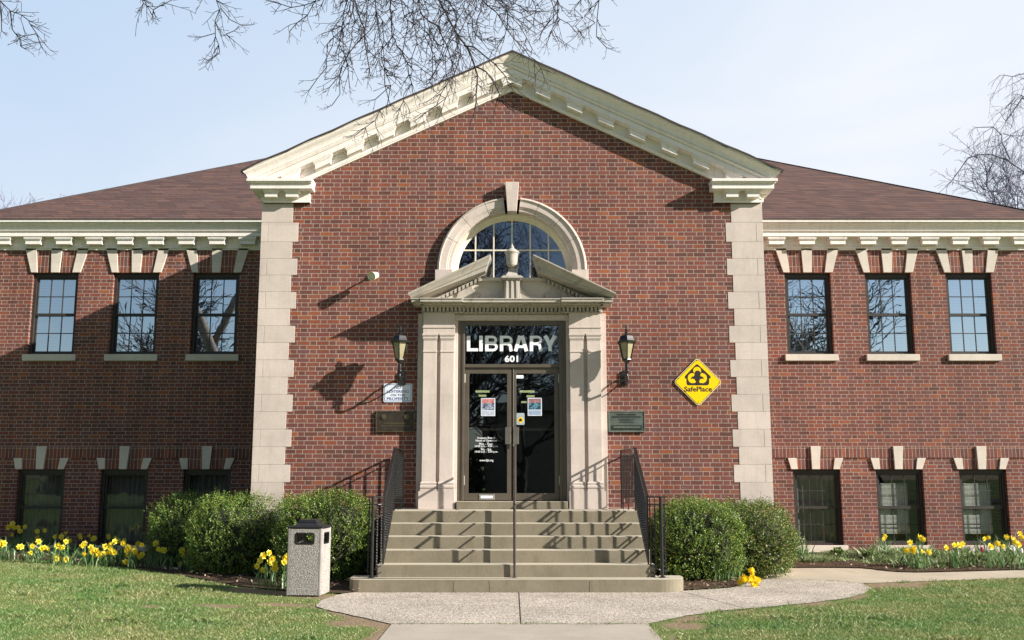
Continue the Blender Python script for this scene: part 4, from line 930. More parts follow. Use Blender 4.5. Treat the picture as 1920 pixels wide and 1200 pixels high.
sheet('plaza',subdiv(PLAZA,.15,.012),M['agg'],.003)
sheet('sidewalk',WALK,M['walk'],.001)
def tris(name,poly,mat,dz,cell,noise_amp,seed=1):
    """a sheet following the terrain, bumpy"""
    pass
# path to the right, following the ground
def strip(name,top,bot,mat,dz,n=6,amp=0,cols=90):
    xa=max(top[0][0],bot[0][0]); xb=min(top[-1][0],bot[-1][0]); X=np.linspace(xa,xb,cols); t=np.interp(X,[p[0] for p in top],[p[1] for p in top]); b=np.interp(X,[p[0] for p in bot],[p[1] for p in bot])
    T=np.linspace(0,1,n+1)[:,None]; Y=b[None,:]+(t-b)[None,:]*T; Xg=np.broadcast_to(X[None,:],Y.shape)
    Zg=gzv(Xg,Y)+dz
    if amp: 
        e=np.minimum(T*4,1)*np.ones_like(Xg); Zg=Zg+e*amp*(1+.6*np.sin(Xg*5.1+Y*3)+.5*np.sin(Xg*11-Y*8))+rg_.normal(0,amp*.25,Xg.shape)*e
    nn=len(X); ii=(np.arange(n)[:,None]*nn+np.arange(nn-1)[None,:]).ravel()
    return tag(npmesh(name,np.stack([Xg.ravel(),Y.ravel(),Zg.ravel()],1),np.stack([ii,ii+1,ii+nn+1,ii+nn],1),mat,smooth=True),kind='structure')
strip('path',[(3.6,.6),(4.45,1.03),(5.24,.95),(5.75,.86),(6.05,.45),(6.4,.36),(6.96,.45),(8.28,.70),(10,.85),(16,1.0)],[(3.6,-.55),(4.1,-.50),(4.55,-.70),(4.85,-.95),(5.0,-1.15),(5.45,-1.02),(6.17,-.8),(7.73,-.38),(10,-.22),(16,-.2)],M['path'],.0005,6)
strip('planting_bed',[(-16,2.88),(-4.07,2.88),(-4.05,-.01),(-2.05,-.01),(-2.0,-.01)],[p for p in BEDL if p[0]<-2.1]+[(-2.0,-2.2)],M['mulch'],.012,18,.018,200)
strip('planting_bed',[(1.95,-.01),(4.07,-.01),(4.1,2.88),(16,2.88)],[(1.95,-2.0),(2.3,-2.06),(3.0,-1.72),(3.3,-1.28),(3.6,-.6),(3.62,.6),(4.08,.9),(4.45,1.05),(5.24,.97),(5.75,.88),(6.05,.47),(6.4,.38),(6.96,.47),(8.28,.72),(10,.87),(16,1.02)],M['mulch'],.014,16,.015,160)
m=MB(); m.quad((-200,-34,.02),(200,-34,.02),(200,-42,.02),(-200,-42,.02)); tag(m.build('road',M['road']),kind='structure')
m=MB(); m.box(-200,200,-34.0,-33.8,-.1,.12); tag(m.build('kerb',M['walk']),kind='structure')
# ------------------------------------------------------------------ grass blades
def blades(name,n,region,hmin,hmax,seed,mat,wid=.0032,accept=None,spread=.35):
    g=np.random.default_rng(seed); x=g.uniform(region[0],region[1],n); y=g.uniform(region[2],region[3],n)
    k=accept(x,y,g); x,y=x[k],y[k]; n=len(x); z=gzv(x,y)-.006
    pn=np.sin(x*1.7+y*.9)+np.sin(x*.8-y*2.1+1)+np.sin(x*4.1+y*3.7)*.6
    h=g.uniform(hmin,hmax,n)*(1+.18*pn)*(1+.9*(np.sin(x*3.1+2*np.sin(y*2.3))*np.sin(y*6.7+2*np.sin(x*1.9))>.82)); a=g.uniform(0,2*np.pi,n); t=g.uniform(0,spread,n)+.1; la=g.uniform(0,2*np.pi,n)
    w=wid*g.uniform(.7,1.5,n); dx,dy=np.cos(a)*w,np.sin(a)*w; lx,ly=np.cos(la)*t*h,np.sin(la)*t*h
    P0=np.stack([x-dx,y-dy,z],1);P1=np.stack([x+dx,y+dy,z],1);P2=np.stack([x+dx*.7+lx*.45,y+dy*.7+ly*.45,z+h*.6],1);P3=np.stack([x+lx,y+ly,z+h],1)
    V=np.stack([P0,P1,P2,P3],1).reshape(-1,3); F=np.arange(4*n).reshape(n,4)
    return npmesh(name,V,F,mat)
def on_lawn(x,y,g):
    k=np.abs(x)<(.545*(y+16.1)+.35)
    bl=np.interp(x,[p[0] for p in BEDL],[p[1] for p in BEDL])
    eg=np.minimum.reduce([edist(x,y,PLAZA),edist(x,y,WALK),edist(x,y,PATH)]); k&=~((pip(x,y,PLAZA)|pip(x,y,WALK)|pip(x,y,PATH))&~((eg<.05+.03*np.sin(x*9)*np.sin(y*7))&(g.uniform(0,1,len(x))<.5)))&~pip(x,y,BEDR1)&~pip(x,y,BEDR2)
    k&=np.where(x<-2.2,y<bl-.0,y<-1.0)|((x>4.6)&(y<.3)); k&=~((np.abs(x)<2.3)&(y>-2.5)); k&=~((x>-2.3)&(x<2.0)&(y>-4.))
    d=dirtf(x,y)+.35*(np.sin(x*9+y*5)*np.sin(y*11-x*4)); k&=g.uniform(0,1,len(x))>np.clip(d*1.9-.25,0,.985)
    keep=np.clip(1.25-.05*(y+10.5),.55,1); k&=g.uniform(0,1,len(x))<keep
    return k
gr=blades('grass',950000,(-11,11,-9.9,1.8),.010,.030,3,M['grass'],accept=on_lawn,wid=.0028,spread=1.5)
tag(gr,'short patchy spring grass on both sides of the entrance walk','grass',kind='stuff')
# dead leaves and bark bits on the beds
def litter(name,n,region,poly_ok,seed,label,size=(.015,.035)):
    g=np.random.default_rng(seed); x=g.uniform(region[0],region[1],n); y=g.uniform(region[2],region[3],n); k=poly_ok(x,y); x,y=x[k],y[k]; n=len(x)
    z=gzv(x,y)+.045+g.uniform(0,.015,n); s=g.uniform(*size,n); a=g.uniform(0,6.28,n); tz=g.uniform(-.6,.6,(n,2))
    c,sn=np.cos(a),np.sin(a); P=[]
    for (u,v) in ((-1,-.5),(0,-.8),(1,0),(0,.8)):
        px=u*s;py=v*s*.6; P.append(np.stack([x+px*c-py*sn,y+px*sn+py*c,z+tz[:,0]*px+tz[:,1]*py],1))
    V=np.stack(P,1).reshape(-1,3); return tag(npmesh(name,V,np.arange(4*n).reshape(n,4),M['litter']),label,'leaf litter',kind='stuff')
litter('leaf_litter',5200,(2.0,10.5,-2.1,2.6),lambda x,y:(pip(x,y,BEDR1)|pip(x,y,BEDR2))&((x<4.6)|(y<np.interp(x,[4,6,7,10],[1.5,1.1,1.0,1.3]))),4,'brown dead leaves and bark along the edge of the right flower bed')
litter('leaf_litter',4200,(-11,-2,-2.5,2.8),lambda x,y:y>np.interp(x,[p[0] for p in BEDL],[p[1] for p in BEDL])+.03,6,'brown dead leaves scattered over the left flower bed')
litter('lawn_debris',900,(-10,10,-9.5,.5),lambda x,y:on_lawn(x,y,np.random.default_rng(1)),16,'small dead leaves and pale bits scattered over the lawn',(.006,.016))
# ------------------------------------------------------------------ leaf clouds
def leafquads(P,D,U,L,W):
    """leaf rhombs: base P, direction D, side U"""
    L=L[:,None];W=W[:,None]; V=np.stack([P,P+D*L*.5-U*W,P+D*L,P+D*L*.5+U*W],1).reshape(-1,3); return V
def unit(a): return a/np.maximum(np.linalg.norm(a,axis=1,keepdims=True),1e-6)
def bush(name,label,c,r,seed,nsprig,mat,group=None,boxy=2.6,leaf=(.012,.022),zmin=.02):
    g=np.random.default_rng(seed); cx,cy,cz=c; z0=gz(cx,cy); T=thing(name,label,'shrub',(cx,cy,z0),group)
    def surf(d):
        k=(np.abs(d)**boxy).sum(1)**(-1/boxy)
        lump=1+.045*np.sin(d[:,0]*7+seed)*np.sin(d[:,1]*6+1)+.05*np.sin(d[:,2]*8+d[:,0]*5+seed*2)+.03*np.sin(d[:,0]*17+d[:,2]*13+seed)
        return k*lump
    R3=np.array(r)
    d=unit(g.normal(size=(nsprig,3))); s=surf(d); dep=np.where(g.uniform(size=nsprig)<.7,g.uniform(.90,1.0,nsprig),g.uniform(.72,.92,nsprig)); base=d*(s*dep)[:,None]*R3+np.array([cx,cy,cz])
    gap=(np.sin(d[:,0]*13+seed*3)*np.sin(d[:,2]*15+seed)*np.sin(d[:,1]*11+2)>.30)&(g.uniform(size=nsprig)<.8)
    k=(base[:,2]>z0+zmin)&~gap; base,d=base[k],d[k]; n=len(base)
    nrm=unit(d/R3); up=np.array([0,0,1.]); dirn=unit(nrm*.7+up*.75*(d[:,2:3]>-.3)+g.normal(size=(n,3))*.38)
    sl=g.uniform(.05,.13,n)*(1+.45*(d[:,2]>.5))*np.where(g.uniform(size=n)<.05,1.8,1); nl=9; Vs=[]
    side=unit(np.cross(dirn,g.normal(size=(n,3)))); s2=np.cross(dirn,side)
    for i in range(nl):
        t=(i+.5)/nl; a=i*2.4+g.uniform(0,1,n); o=side*np.cos(a)[:,None]+s2*np.sin(a)[:,None]
        P=base+dirn*(sl*t)[:,None]; D=unit(o*.8+dirn*.65+g.normal(size=(n,3))*.2); U=unit(np.cross(D,dirn+g.normal(size=(n,3))*.5))
        L=g.uniform(leaf[0],leaf[1],n)*1.25; Vs.append(leafquads(P,D,U,L,L*.30))
    V=np.concatenate(Vs); npmesh('foliage',V,np.arange(len(V)).reshape(-1,4),mat,T)
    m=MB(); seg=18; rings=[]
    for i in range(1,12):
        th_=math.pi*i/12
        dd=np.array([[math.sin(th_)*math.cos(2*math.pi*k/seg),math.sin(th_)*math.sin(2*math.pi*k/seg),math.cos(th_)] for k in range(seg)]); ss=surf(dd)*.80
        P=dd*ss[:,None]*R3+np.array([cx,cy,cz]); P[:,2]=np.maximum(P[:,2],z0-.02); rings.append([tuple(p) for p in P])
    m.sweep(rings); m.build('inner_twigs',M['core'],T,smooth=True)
    return T
GB='clipped boxwood shrubs against the library'
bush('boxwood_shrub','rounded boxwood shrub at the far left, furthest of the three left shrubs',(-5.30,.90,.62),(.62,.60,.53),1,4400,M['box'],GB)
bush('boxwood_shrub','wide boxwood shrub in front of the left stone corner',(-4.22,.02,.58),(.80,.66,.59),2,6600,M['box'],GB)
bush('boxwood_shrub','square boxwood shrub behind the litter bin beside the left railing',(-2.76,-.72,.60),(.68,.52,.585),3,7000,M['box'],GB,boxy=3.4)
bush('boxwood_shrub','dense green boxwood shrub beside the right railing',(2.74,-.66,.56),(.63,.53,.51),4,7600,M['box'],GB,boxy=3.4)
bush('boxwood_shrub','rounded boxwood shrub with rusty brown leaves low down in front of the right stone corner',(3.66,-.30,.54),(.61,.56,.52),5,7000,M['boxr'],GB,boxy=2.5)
# ------------------------------------------------------------------ strap leaves and daffodils
def strap(m,base,ang,lean,L,w,g,seg=4):
    dx,dy=math.cos(ang),math.sin(ang); pts=[];tw=g.uniform(0,3.14); sx,sy=math.cos(tw)*w,math.sin(tw)*w
    for i in range(seg+1):
        t=i/seg; o=lean*t*t*L; z=L*t*(1-.28*lean*t); ww=(1-t**3)*1. if t<1 else .08
        pts.append(((base[0]+dx*o-sx*ww,base[1]+dy*o-sy*ww,base[2]+z),(base[0]+dx*o+sx*ww,base[1]+dy*o+sy*ww,base[2]+z)))
    b=[p for q in pts for p in q]; m.add(b,[(2*i,2*i+1,2*i+3,2*i+2) for i in range(seg)])
def flower_mesh(pm,tm,petal=.042):
    m=MB()
    for k in range(6):
        a=R(60*k); w=.017 if k%2 else .020; yy=.002*(k%2); c,s=math.cos(a),math.sin(a)
        P=[(0,0),(petal*.5,w),(petal,0),(petal*.5,-w)]
        m.add([(p*c-q*s,yy-(.008*(p/petal)),p*s+q*c) for p,q in P],[(0,1,2,3)])
    pe=m
    m2=MB(); m2.sweep([[(r*math.cos(2*math.pi*k/8),y,r*math.sin(2*math.pi*k/8)) for k in range(8)] for r,y in ((.009,.0),(.011,-.014),(.013,-.026),(.019,-.033))],caps=False)
    mb=MB(); mb.mi=0; mb.add(pe.v,pe.f); mb.mi=1; mb.add(m2.v,m2.f)
    me=bpy.data.meshes.new('daffodil_flower'); me.from_pydata(mb.v,[],mb.f); me.materials.append(pm); me.materials.append(tm); me.polygons.foreach_set('material_index',mb.m); me.update(); return me
FM=flower_mesh(M['petal'],M['trumpet'])
def ray(px,py,z):
    a=TH+math.atan((600-py)/FPX); d=(z-CZ)/math.tan(a); return d
def clump(label,flowers,nleaf,seed,group,name='daffodil_clump',depth=(.2,2.45),hz=.34,leafL=(.22,.36),spread=.16,base=None,fs=1.):
    g=random.Random(seed); fl=[]
    for (px,py) in flowers:
        z=gz(-6,1)*(1 if px<500 else 0)+hz+g.uniform(-.05,.05)
        d=ray(px,py,z); Y=max(depth[0],min(depth[1],CY*-1*0+d+CY)); X,Zr=at(px,py,Y); fl.append([X,Y,max(Zr,gz(X,Y)+.08)])
    if base: bx,by=base
    else: bx=sum(f[0] for f in fl)/len(fl); by=sum(f[1] for f in fl)/len(fl)
    T=thing(name,label,'daffodils' if flowers else 'plant',(bx,by,gz(bx,by)),group)
    m=MB()
    bases=[(f[0]+g.uniform(-.05,.05),f[1]+g.uniform(.0,.10)) for f in fl] or [(bx,by)]
    for i in range(nleaf):
        b=g.choice(bases) if g.random()<.75 else (bx,by); b=(b[0]+g.gauss(0,spread*.45),b[1]+g.gauss(0,spread*.45)); strap(m,(b[0],b[1],gz(*b)),g.uniform(0,6.28),g.uniform(.05,.85),g.uniform(*leafL),g.uniform(.006,.011),g)
    m.build('leaves',M['dleaf'],T)
    if fl:
        for f,b in zip(fl,bases):
            zb=gz(*b); MB().tube([(b[0],b[1],zb),((b[0]*.4+f[0]*.6),(b[1]*.4+f[1]*.6),zb+(f[2]-zb)*.7),(f[0],f[1]+.02,f[2]+.012),(f[0],f[1]+.004,f[2])],.0028,4).build('stem',M['dleaf'],T)
        for f in fl:
            o=bpy.data.objects.new('flower',FM); COL.objects.link(o); o.parent=T; o.location=Vector(f)-Vector(T.location); o.rotation_euler=(g.uniform(-.5,.35),g.uniform(0,6.28),g.uniform(-.9,.9)); s=g.uniform(1.05,1.4)*fs; o.scale=(s,s,s)
    return T
q=lambda L:[(x/2.743,920+y/2.743) for x,y in L]
GL='daffodil clumps in the left flower bed'
CL=[('daffodils cut by the left edge of the photo',[(12,268),(5,262),(20,272)]),
('tall daffodils below the leftmost basement window',[(45,185),(65,180),(78,190),(95,190),(130,185),(68,225),(105,207),(110,288)]),
('daffodils second from the left with two low flowers near the grass edge',[(193,210),(203,235),(195,245),(232,205),(168,283),(160,320),(230,293),(252,300)]),
('daffodils with a dense yellow bunch below the brick pier between the left windows',[(284,238),(318,238),(345,220),(350,250),(340,262),(357,258),(303,280),(323,290),(295,340),(338,377)]),
('daffodils around a large pale double flower at the middle of the left bed',[(410,230),(432,278),(437,272),(435,325),(477,250),(485,245),(470,292),(472,305),(495,308),(500,312),(517,335),(525,328),(532,322)]),
('thickest bunch of daffodils below the second basement window',[(562,240),(597,245),(590,262),(602,255),(572,275),(543,288),(573,300),(580,315),(570,318),(641,255)]),
('daffodils right of the thickest bunch, in full sun',[(660,290),(667,300),(667,312),(658,330),(695,295),(693,308),(698,320),(711,272),(732,280),(733,328),(726,334),(645,380)]),
('daffodils at the right end of the sunlit row beside the boxwood',[(803,272),(820,300),(832,303),(845,306)]),
('small shaded daffodils under the leftmost boxwood',[(938,308),(945,335),(968,338),(976,310),(930,415)])]
for i,(lb,fl) in enumerate(CL):
    ge=random.Random(200+i); fl=fl+[(p_[0]+ge.gauss(0,9),p_[1]+ge.gauss(4,9)) for p_ in fl if ge.random()<.45 and i<7]
    clump(lb,q(fl),70 if i not in (0,7,8) else 34,20+i,GL,spread=.2)
clump('daffodils growing out of the bare soil left of the litter bin',q([(1355,335),(1383,320),(1338,360),(1325,388),(1353,407),(1405,347),(1390,365),(1400,358),(1415,375),(1408,372),(1415,400),(1462,368),(1470,350),(1468,362),(1478,340)]),70,41,None,depth=(-2.1,-1.75),hz=.34,spread=.13,base=(-3.02,-1.9))
GRr='daffodil clumps in the right flower bed'
w4=lambda L:[(1480+x/4.364,980+y/4.364) for x,y in L]
for i,(lb,fl,b,n) in enumerate([
('flowerless tuft of strap leaves in front of the first basement window sill on the right',[],(5.02,1.9),60),
('strap-leaved daffodil with one drooping flower below the middle right basement window',[(768,130),(785,110)],(6.5,2.1),60),
('daffodils with five flowers in front of the middle right window sill',[(988,162),(963,228),(1015,222),(1022,235),(1020,210),(1085,238),(1145,240)],None,60),
('bright pair of daffodils high against the middle right window',[(1055,108),(1075,122),(1095,135)],None,26),
('daffodils under the brick pier with a row of low flowers',[(1283,205),(1350,185),(1385,180),(1395,185),(1420,172)],None,60),
('daffodils below the rightmost window',[(1595,130),(1630,122),(1640,188),(1652,198),(1705,170),(1755,195)],None,70),
('crowded daffodils at the right edge of the photo',[(1780,118),(1820,125),(1840,140),(1850,160),(1835,150),(1870,170),(1875,180),(1885,88),(1905,120)],None,80)]):
    clump(lb,w4(fl),n,60+i,GRr,depth=(.75,2.5),hz=.42,spread=.2,base=b,leafL=(.25,.42),fs=1.05)
# tulips, cabbage-like plant, forsythia-yellow bunch
def tulip(px,py,mat,label):
    Y=1.3; X,Z=at(px,py,Y); T=thing('tulip',label,'tulip',(X,Y,gz(X,Y)),'tulips in the right flower bed'); m=MB(); m.lathe((X,Y),[(.006,Z-.045),(.024,Z-.03),(.028,Z-.005),(.022,Z+.025),(.010,Z+.045)],7); m.build('flower',mat,T)
    m=MB(); m.tube([(X,Y,gz(X,Y)),(X,Y,Z-.04)],.003,4); g=random.Random(int(px))
    for k in range(5): strap(m,(X+g.gauss(0,.02),Y+g.gauss(0,.02),gz(X,Y)),g.uniform(0,6.28),.6,.17,.014,g)
    m.build('leaves',M['dleaf'],T)
tulip(1842,1030.5,M['tulip_r'],'crimson tulip bud in the right flower bed'); tulip(1901,1030,M['tulip_w'],'white tulip with a pink streak, left of the pair at the right edge'); tulip(1916,1033,M['tulip_w'],'white tulip at the very right edge of the photo')
def mound(label,x,y,r,h,n,seed,mat,cat='plant',name='leafy_plant'):
    g=np.random.default_rng(seed); z0=gz(x,y); T=thing(name,label,cat,(x,y,z0)); d=unit(np.abs(g.normal(size=(n,3)))*np.where(g.uniform(size=(n,3))<.5,-1,1)*np.array([1,1,0])+np.array([0,0,1])*np.abs(g.normal(size=(n,1))))
    P=d*np.array([r,r,h])*g.uniform(.5,1,n)[:,None]+np.array([x,y,z0]); D=unit(d+g.normal(size=(n,3))*.5); U=unit(np.cross(D,g.normal(size=(n,3)))); L=g.uniform(.03,.07,n); V=leafquads(P,D,U,L,L*.3); npmesh('foliage',V,np.arange(len(V)).reshape(-1,4),mat,T)
mound('low rosette plant with reddish leaf edges under the first basement window on the right',5.75,2.2,.17,.16,260,8,M['boxr'])
mound('low green mound plant between the strap-leaved daffodils',6.75,1.9,.30,.20,500,9,M['gcover'])
mound('grassy green mound below the crowded daffodils on the right',8.2,1.4,.38,.16,600,19,M['gcover'])
# yellow bunch spilling on the aggregate
T=thing('yellow_flower_clump','bunch of drooping bright yellow flowers spilling onto the pebble paving by the rusty boxwood','flowers',(3.25,-1.4,0))
g=random.Random(5); m=MB()
for k in range(60): b=(3.02+g.gauss(0,.10),-1.0+g.gauss(0,.08),.02); strap(m,b,g.uniform(-2.6,.6),g.uniform(.2,.95),g.uniform(.25,.45),.007,g)
m.build('leaves',M['dleaf'],T)
FO=flower_mesh(M['orange'],M['orange'],.055)
for (x,y) in ((975,400),(985,430),(940,420),(990,470),(800,530),(760,570),(820,590),(880,560),(850,620),(900,640),(720,650),(960,540),(1010,560),(1040,590),(1000,620),(940,660),(980,690),(1050,650),(1100,620),(1060,700),(960,720),(780,620),(1010,750),(1090,590),(970,450),(1030,670),(920,600)):
    px,py=1320+x/10.667,1030+y/10.667; Y=-1.62+g.uniform(-.05,.12); X,Z=at(px,py,Y); o=bpy.data.objects.new('flower',FO); COL.objects.link(o); o.parent=T; o.location=Vector((X,Y,max(Z,.03)))-Vector(T.location); o.rotation_euler=(g.uniform(-.8,.6),g.uniform(0,6),g.uniform(-1,1)); s=g.uniform(.6,.95); o.scale=(s,s,s)
# ground cover right bed
def gc_ok(x,y,g): 
    lo=np.interp(x,[4.1,5,6,6.4,7,8.3,10],[1.75,1.6,1.25,.95,.85,.95,1.1]); return pip(x,y,BEDR2)&(y>lo+.1*np.sin(x*7))&(y<2.6)&(g.uniform(0,1,len(x))<.55+.45*np.sin(x*5+y*4))
gc=blades('ground_cover',60000,(4.1,10.6,.4,2.7),.05,.12,12,M['gcover'],wid=.009,accept=gc_ok,spread=1.0)
tag(gc,'low pale green ground cover filling the right flower bed','ground cover',kind='stuff')
def gl_ok(x,y,g): return (y>np.interp(x,[p[0] for p in BEDL],[p[1] for p in BEDL])+.25)&(y<2.3)&(x<-5.2)&(g.uniform(0,1,len(x))<.25)
gc=blades('low_weeds',22000,(-10.6,-5,-.4,2.4),.03,.08,13,M['dleaf'],wid=.006,accept=gl_ok,spread=1.0)
tag(gc,'low weeds between the daffodils of the left bed','weeds',kind='stuff')
# ================================================================== TREES
def shoot(m,p,d,L,r,lvl,g,sag=.0,curl=.0,bud=True,sides=3,dens=1.,minr=.0016):
    n=max(3,int(L/.06)) if lvl<3 else 7; n=min(n,7)
    pts=[Vector(p)]; d=Vector(d).normalized(); st=L/n
    for i in range(n):
        d=(d+Vector((g.gauss(0,.16),g.gauss(0,.16),g.gauss(0,.13)-sag+curl*i/n))).normalized(); pts.append(pts[-1]+d*st)
    m.tube(pts,[max(minr,r*(1-.65*i/n)) for i in range(n+1)],sides,caps=False)
    if lvl>0:
        k=max(2,int((L/(.11 if lvl==1 else .17))*dens))
        for c in range(k):
            t=(c+.7)/(k+.4); i=min(n-1,int(t*n)); q=pts[i].lerp(pts[i+1],t*n-i); dd=(pts[i+1]-pts[i]).normalized()
            sd=dd.cross(Vector((g.gauss(0,1),g.gauss(0,.8),g.gauss(0,1)))).normalized()
            nd=(dd*g.uniform(.35,.8)+sd*g.uniform(.5,.9)).normalized(); shoot(m,q,nd,L*g.uniform(.28,.55)*(1-.4*t),r*.55,lvl-1,g,sag,curl,bud,3,dens,minr)
    elif bud and g.random()<.6:
        e=pts[-1]; b=.0045; m.mi=1; m.add([e+Vector((b,0,0)),e+Vector((-b,0,0)),e+Vector((0,b,0)),e+Vector((0,-b,0)),e+Vector((0,0,b*1.8)),e+Vector((0,0,-b))],[(0,2,4),(2,1,4),(1,3,4),(3,0,4),(2,0,5),(1,2,5),(3,1,5),(0,3,5)]); m.mi=0
z8=lambda L:[(500+x/2.743,y/2.743) for x,y in L]; z7=lambda L:[(x/2.743,y/2.743) for x,y in L]
z5=lambda L:[(600+x/5,y/5) for x,y in L]
MAIN=[(z5([(1120,0),(1240,230),(1290,330),(1380,450),(1460,620),(1480,780),(1470,960),(1440,1090)]),.020,-6.2),
(z5([(1470,630),(1560,680),(1630,770),(1690,880),(1690,940),(1800,1040)]),.009,-6.2),
(z5([(1370,430),(1440,440),(1540,520),(1640,600),(1740,720),(1760,800)]),.009,-6.2),
(z5([(1210,0),(1250,80),(1280,300)]),.009,-6.15),
(z5([(665,0),(680,330),(760,480),(820,600),(860,780),(870,860)]),.014,-6.0),
(z5([(880,0),(880,220),(905,400),(865,540),(870,680)]),.010,-6.5),
(z5([(930,0),(980,240),(1010,400),(1070,520),(1085,650),(1030,770)]),.010,-6.4),
(z5([(940,120),(1020,190),(1100,240),(1190,420),(1240,560),(1260,700),(1180,800),(1110,960)]),.008,-6.3),
(z5([(320,0),(390,210),(420,330),(430,450),(460,640),(470,700)]),.013,-6.7),
(z5([(420,330),(330,420),(240,560),(185,700),(90,820)]),.007,-6.7),(z5([(185,700),(190,880),(110,990)]),.004,-6.7),
(z5([(530,0),(540,200),(590,440),(600,640),(610,800),(650,960)]),.010,-6.6),
(z5([(300,0),(280,100),(210,240),(90,290),(30,310)]),.008,-6.8),
(z5([(210,240),(220,330),(180,420),(170,520)]),.005,-6.8),(z5([(530,190),(480,280),(410,340)]),.006,-6.65),
(z5([(460,0),(430,240),(440,400),(520,540)]),.006,-7.0),(z5([(690,10),(820,50),(860,180),(980,300)]),.006,-6.1),
(z5([(760,0),(790,150),(830,250),(780,400),(740,600)]),.005,-6.9),(z5([(690,340),(600,440),(560,560),(580,700)]),.005,-6.0),
(z5([(820,580),(920,620),(1030,700)]),.005,-6.0),(z5([(860,790),(790,880),(740,1080)]),.005,-6.0),
(z5([(1280,330),(1210,400),(1180,520),(1190,700)]),.006,-6.2),(z5([(1290,340),(1280,520),(1230,700)]),.006,-6.25),
(z5([(1300,350),(1320,480),(1250,720)]),.005,-6.2),
(z5([(1475,0),(1440,130),(1390,220),(1400,350),(1440,430)]),.006,-7.0),(z5([(1430,180),(1460,320),(1530,380),(1610,340)]),.003,-7.0),
(z8([(1110,0),(1190,70),(1235,155),(1270,190),(1330,250),(1385,310),(1430,410)]),.011,-5.8),
(z8([(1180,0),(1240,70),(1300,130),(1370,250)]),.006,-5.9),(z8([(1200,70),(1290,100),(1400,60)]),.005,-5.7),
(z8([(1492,0),(1495,90),(1470,160),(1445,225)]),.007,-6.3),(z8([(1705,0),(1700,100),(1695,190),(1750,245)]),.005,-6.6),
(z8([(1495,90),(1560,120),(1590,160)]),.004,-6.3),(z8([(1250,0),(1340,60),(1440,60)]),.004,-6.0),
(z8([(255,0),(215,80),(160,120),(115,160)]),.006,-7.1),(z8([(250,10),(130,40),(30,5)]),.005,-7.1),
(z8([(560,0),(600,160),(590,290),(640,440),(560,510)]),.005,-6.9),(z8([(640,440),(620,540),(560,620),(450,700)]),.004,-6.8),(z8([(960,410),(920,500),(780,610)]),.003,-6.5),
(z7([(5,0),(50,55),(110,80),(160,125),(190,175),(215,240)]),.009,-7.2),(z7([(55,60),(65,150),(100,200),(120,250)]),.006,-7.2),(z7([(0,30),(12,90),(8,160)]),.006,-7.3),
(z7([(730,0),(760,30),(790,50),(785,90)]),.006,-7.0),(z7([(790,50),(850,15),(885,0)]),.004,-7.0),
(z7([(1115,0),(1130,50),(1105,110),(1110,190),(1130,270),(1078,305)]),.007,-6.8),(z7([(1135,40),(1180,100),(1245,130)]),.005,-6.8),
(z7([(1130,150),(1140,190),(1200,165)]),.003,-6.8),(z7([(1110,170),(1040,190)]),.003,-6.8)]
gx=random.Random(77)
for k in range(20):
    x0_=600+340*gx.random()**.8 if k<14 else gx.uniform(940,1130); L_=gx.uniform(60,175) if k<14 else gx.uniform(40,90); dx_=gx.uniform(-.45,.35)
    MAIN.append(([(x0_,0)]+[(x0_+dx_*L_*t+gx.gauss(0,6),L_*t) for t in (.25,.5,.75,1)],gx.uniform(.004,.007),gx.uniform(-7.2,-5.8)))
T=thing('overhanging_tree','bare tree with drooping dark twigs hanging over the top of the photo','tree',(-8.2,-7.4,gz(-8.2,-7.4)))
g=random.Random(9); BM=MB()
def wp(px,py,Y):
    X,Z=at(px,py,Y); return Vector((X,Y,Z))
LIMB=[Vector((-8.2,-7.4,3.6)),Vector((-6.6,-7.2,6.4)),Vector((-4.4,-7.0,7.6)),Vector((-2.2,-6.8,8.0)),Vector((0,-6.4,8.1)),Vector((1.8,-6.2,7.9)),Vector((3.2,-6.3,7.5))]
def onlimb(x):
    x=min(max(x,-7.0),3.1)
    for a,b in zip(LIMB,LIMB[1:]):
        if a.x<=x<=b.x: return a.lerp(b,(x-a.x)/(b.x-a.x))
    return LIMB[-1]
for pts,r,Y in MAIN:
    W=[]
    for i,(px,py) in enumerate(pts): W.append(wp(px,py,Y+.12*math.sin(i*1.3+px*.01)))
    if pts[0][1]<8:
        a=onlimb(W[0].x-.6); d0=(W[1]-W[0]).normalized(); pre=W[0]-d0*.45+Vector((0,0,.05)); W=[a,a.lerp(pre,.55)+Vector((g.gauss(0,.08),0,.12)),pre]+W
    # smooth with midpoints and jitter
    Q=[W[0]]
    for a,b in zip(W,W[1:]):
        L=(b-a).length; n=max(1,int(L/.10))
        for k in range(1,n+1):
            j_=.010 if k<n else .004; Q.append(a.lerp(b,k/n)+Vector((g.gauss(0,j_),g.gauss(0,j_),g.gauss(0,j_))))
    n=len(Q); rr=[max(.0042,r*1.0*(1-.70*i/n)) for i in range(n)]; BM.tube(Q,rr,5,caps=False)
    dens=1.0
    for i in range(2,n-1):
        if Q[i].z>7.4: continue
        for _ in range((2 if g.random()<.5 else 1) if len(pts)==5 and abs(pts[1][1]-pts[2][1]*.5)<1e-6 else (3 if g.random()<.4 else 2)):
            dd=(Q[i+1]-Q[i]).normalized(); sd=dd.cross(Vector((g.gauss(0,.35),1,g.gauss(0,.3)))).normalized()*(1 if g.random()<.5 else -1)
            nd=(dd*g.uniform(.35,.9)+sd*g.uniform(.4,.9)+Vector((0,g.gauss(0,.4),-.25))).normalized(); t=i/n
            shoot(BM,Q[i],nd,g.uniform(.10,.42)*(1.1-.45*t),max(.0040,rr[i]*.5),1,g,.05,.12,True,3,1.2,.0024)
    for _ in range(3): shoot(BM,Q[-1],(Q[-1]-Q[-2]).normalized()+Vector((g.gauss(0,.5),g.gauss(0,.3),g.gauss(0,.3))),g.uniform(.08,.2),.003,1,g,0,.08)
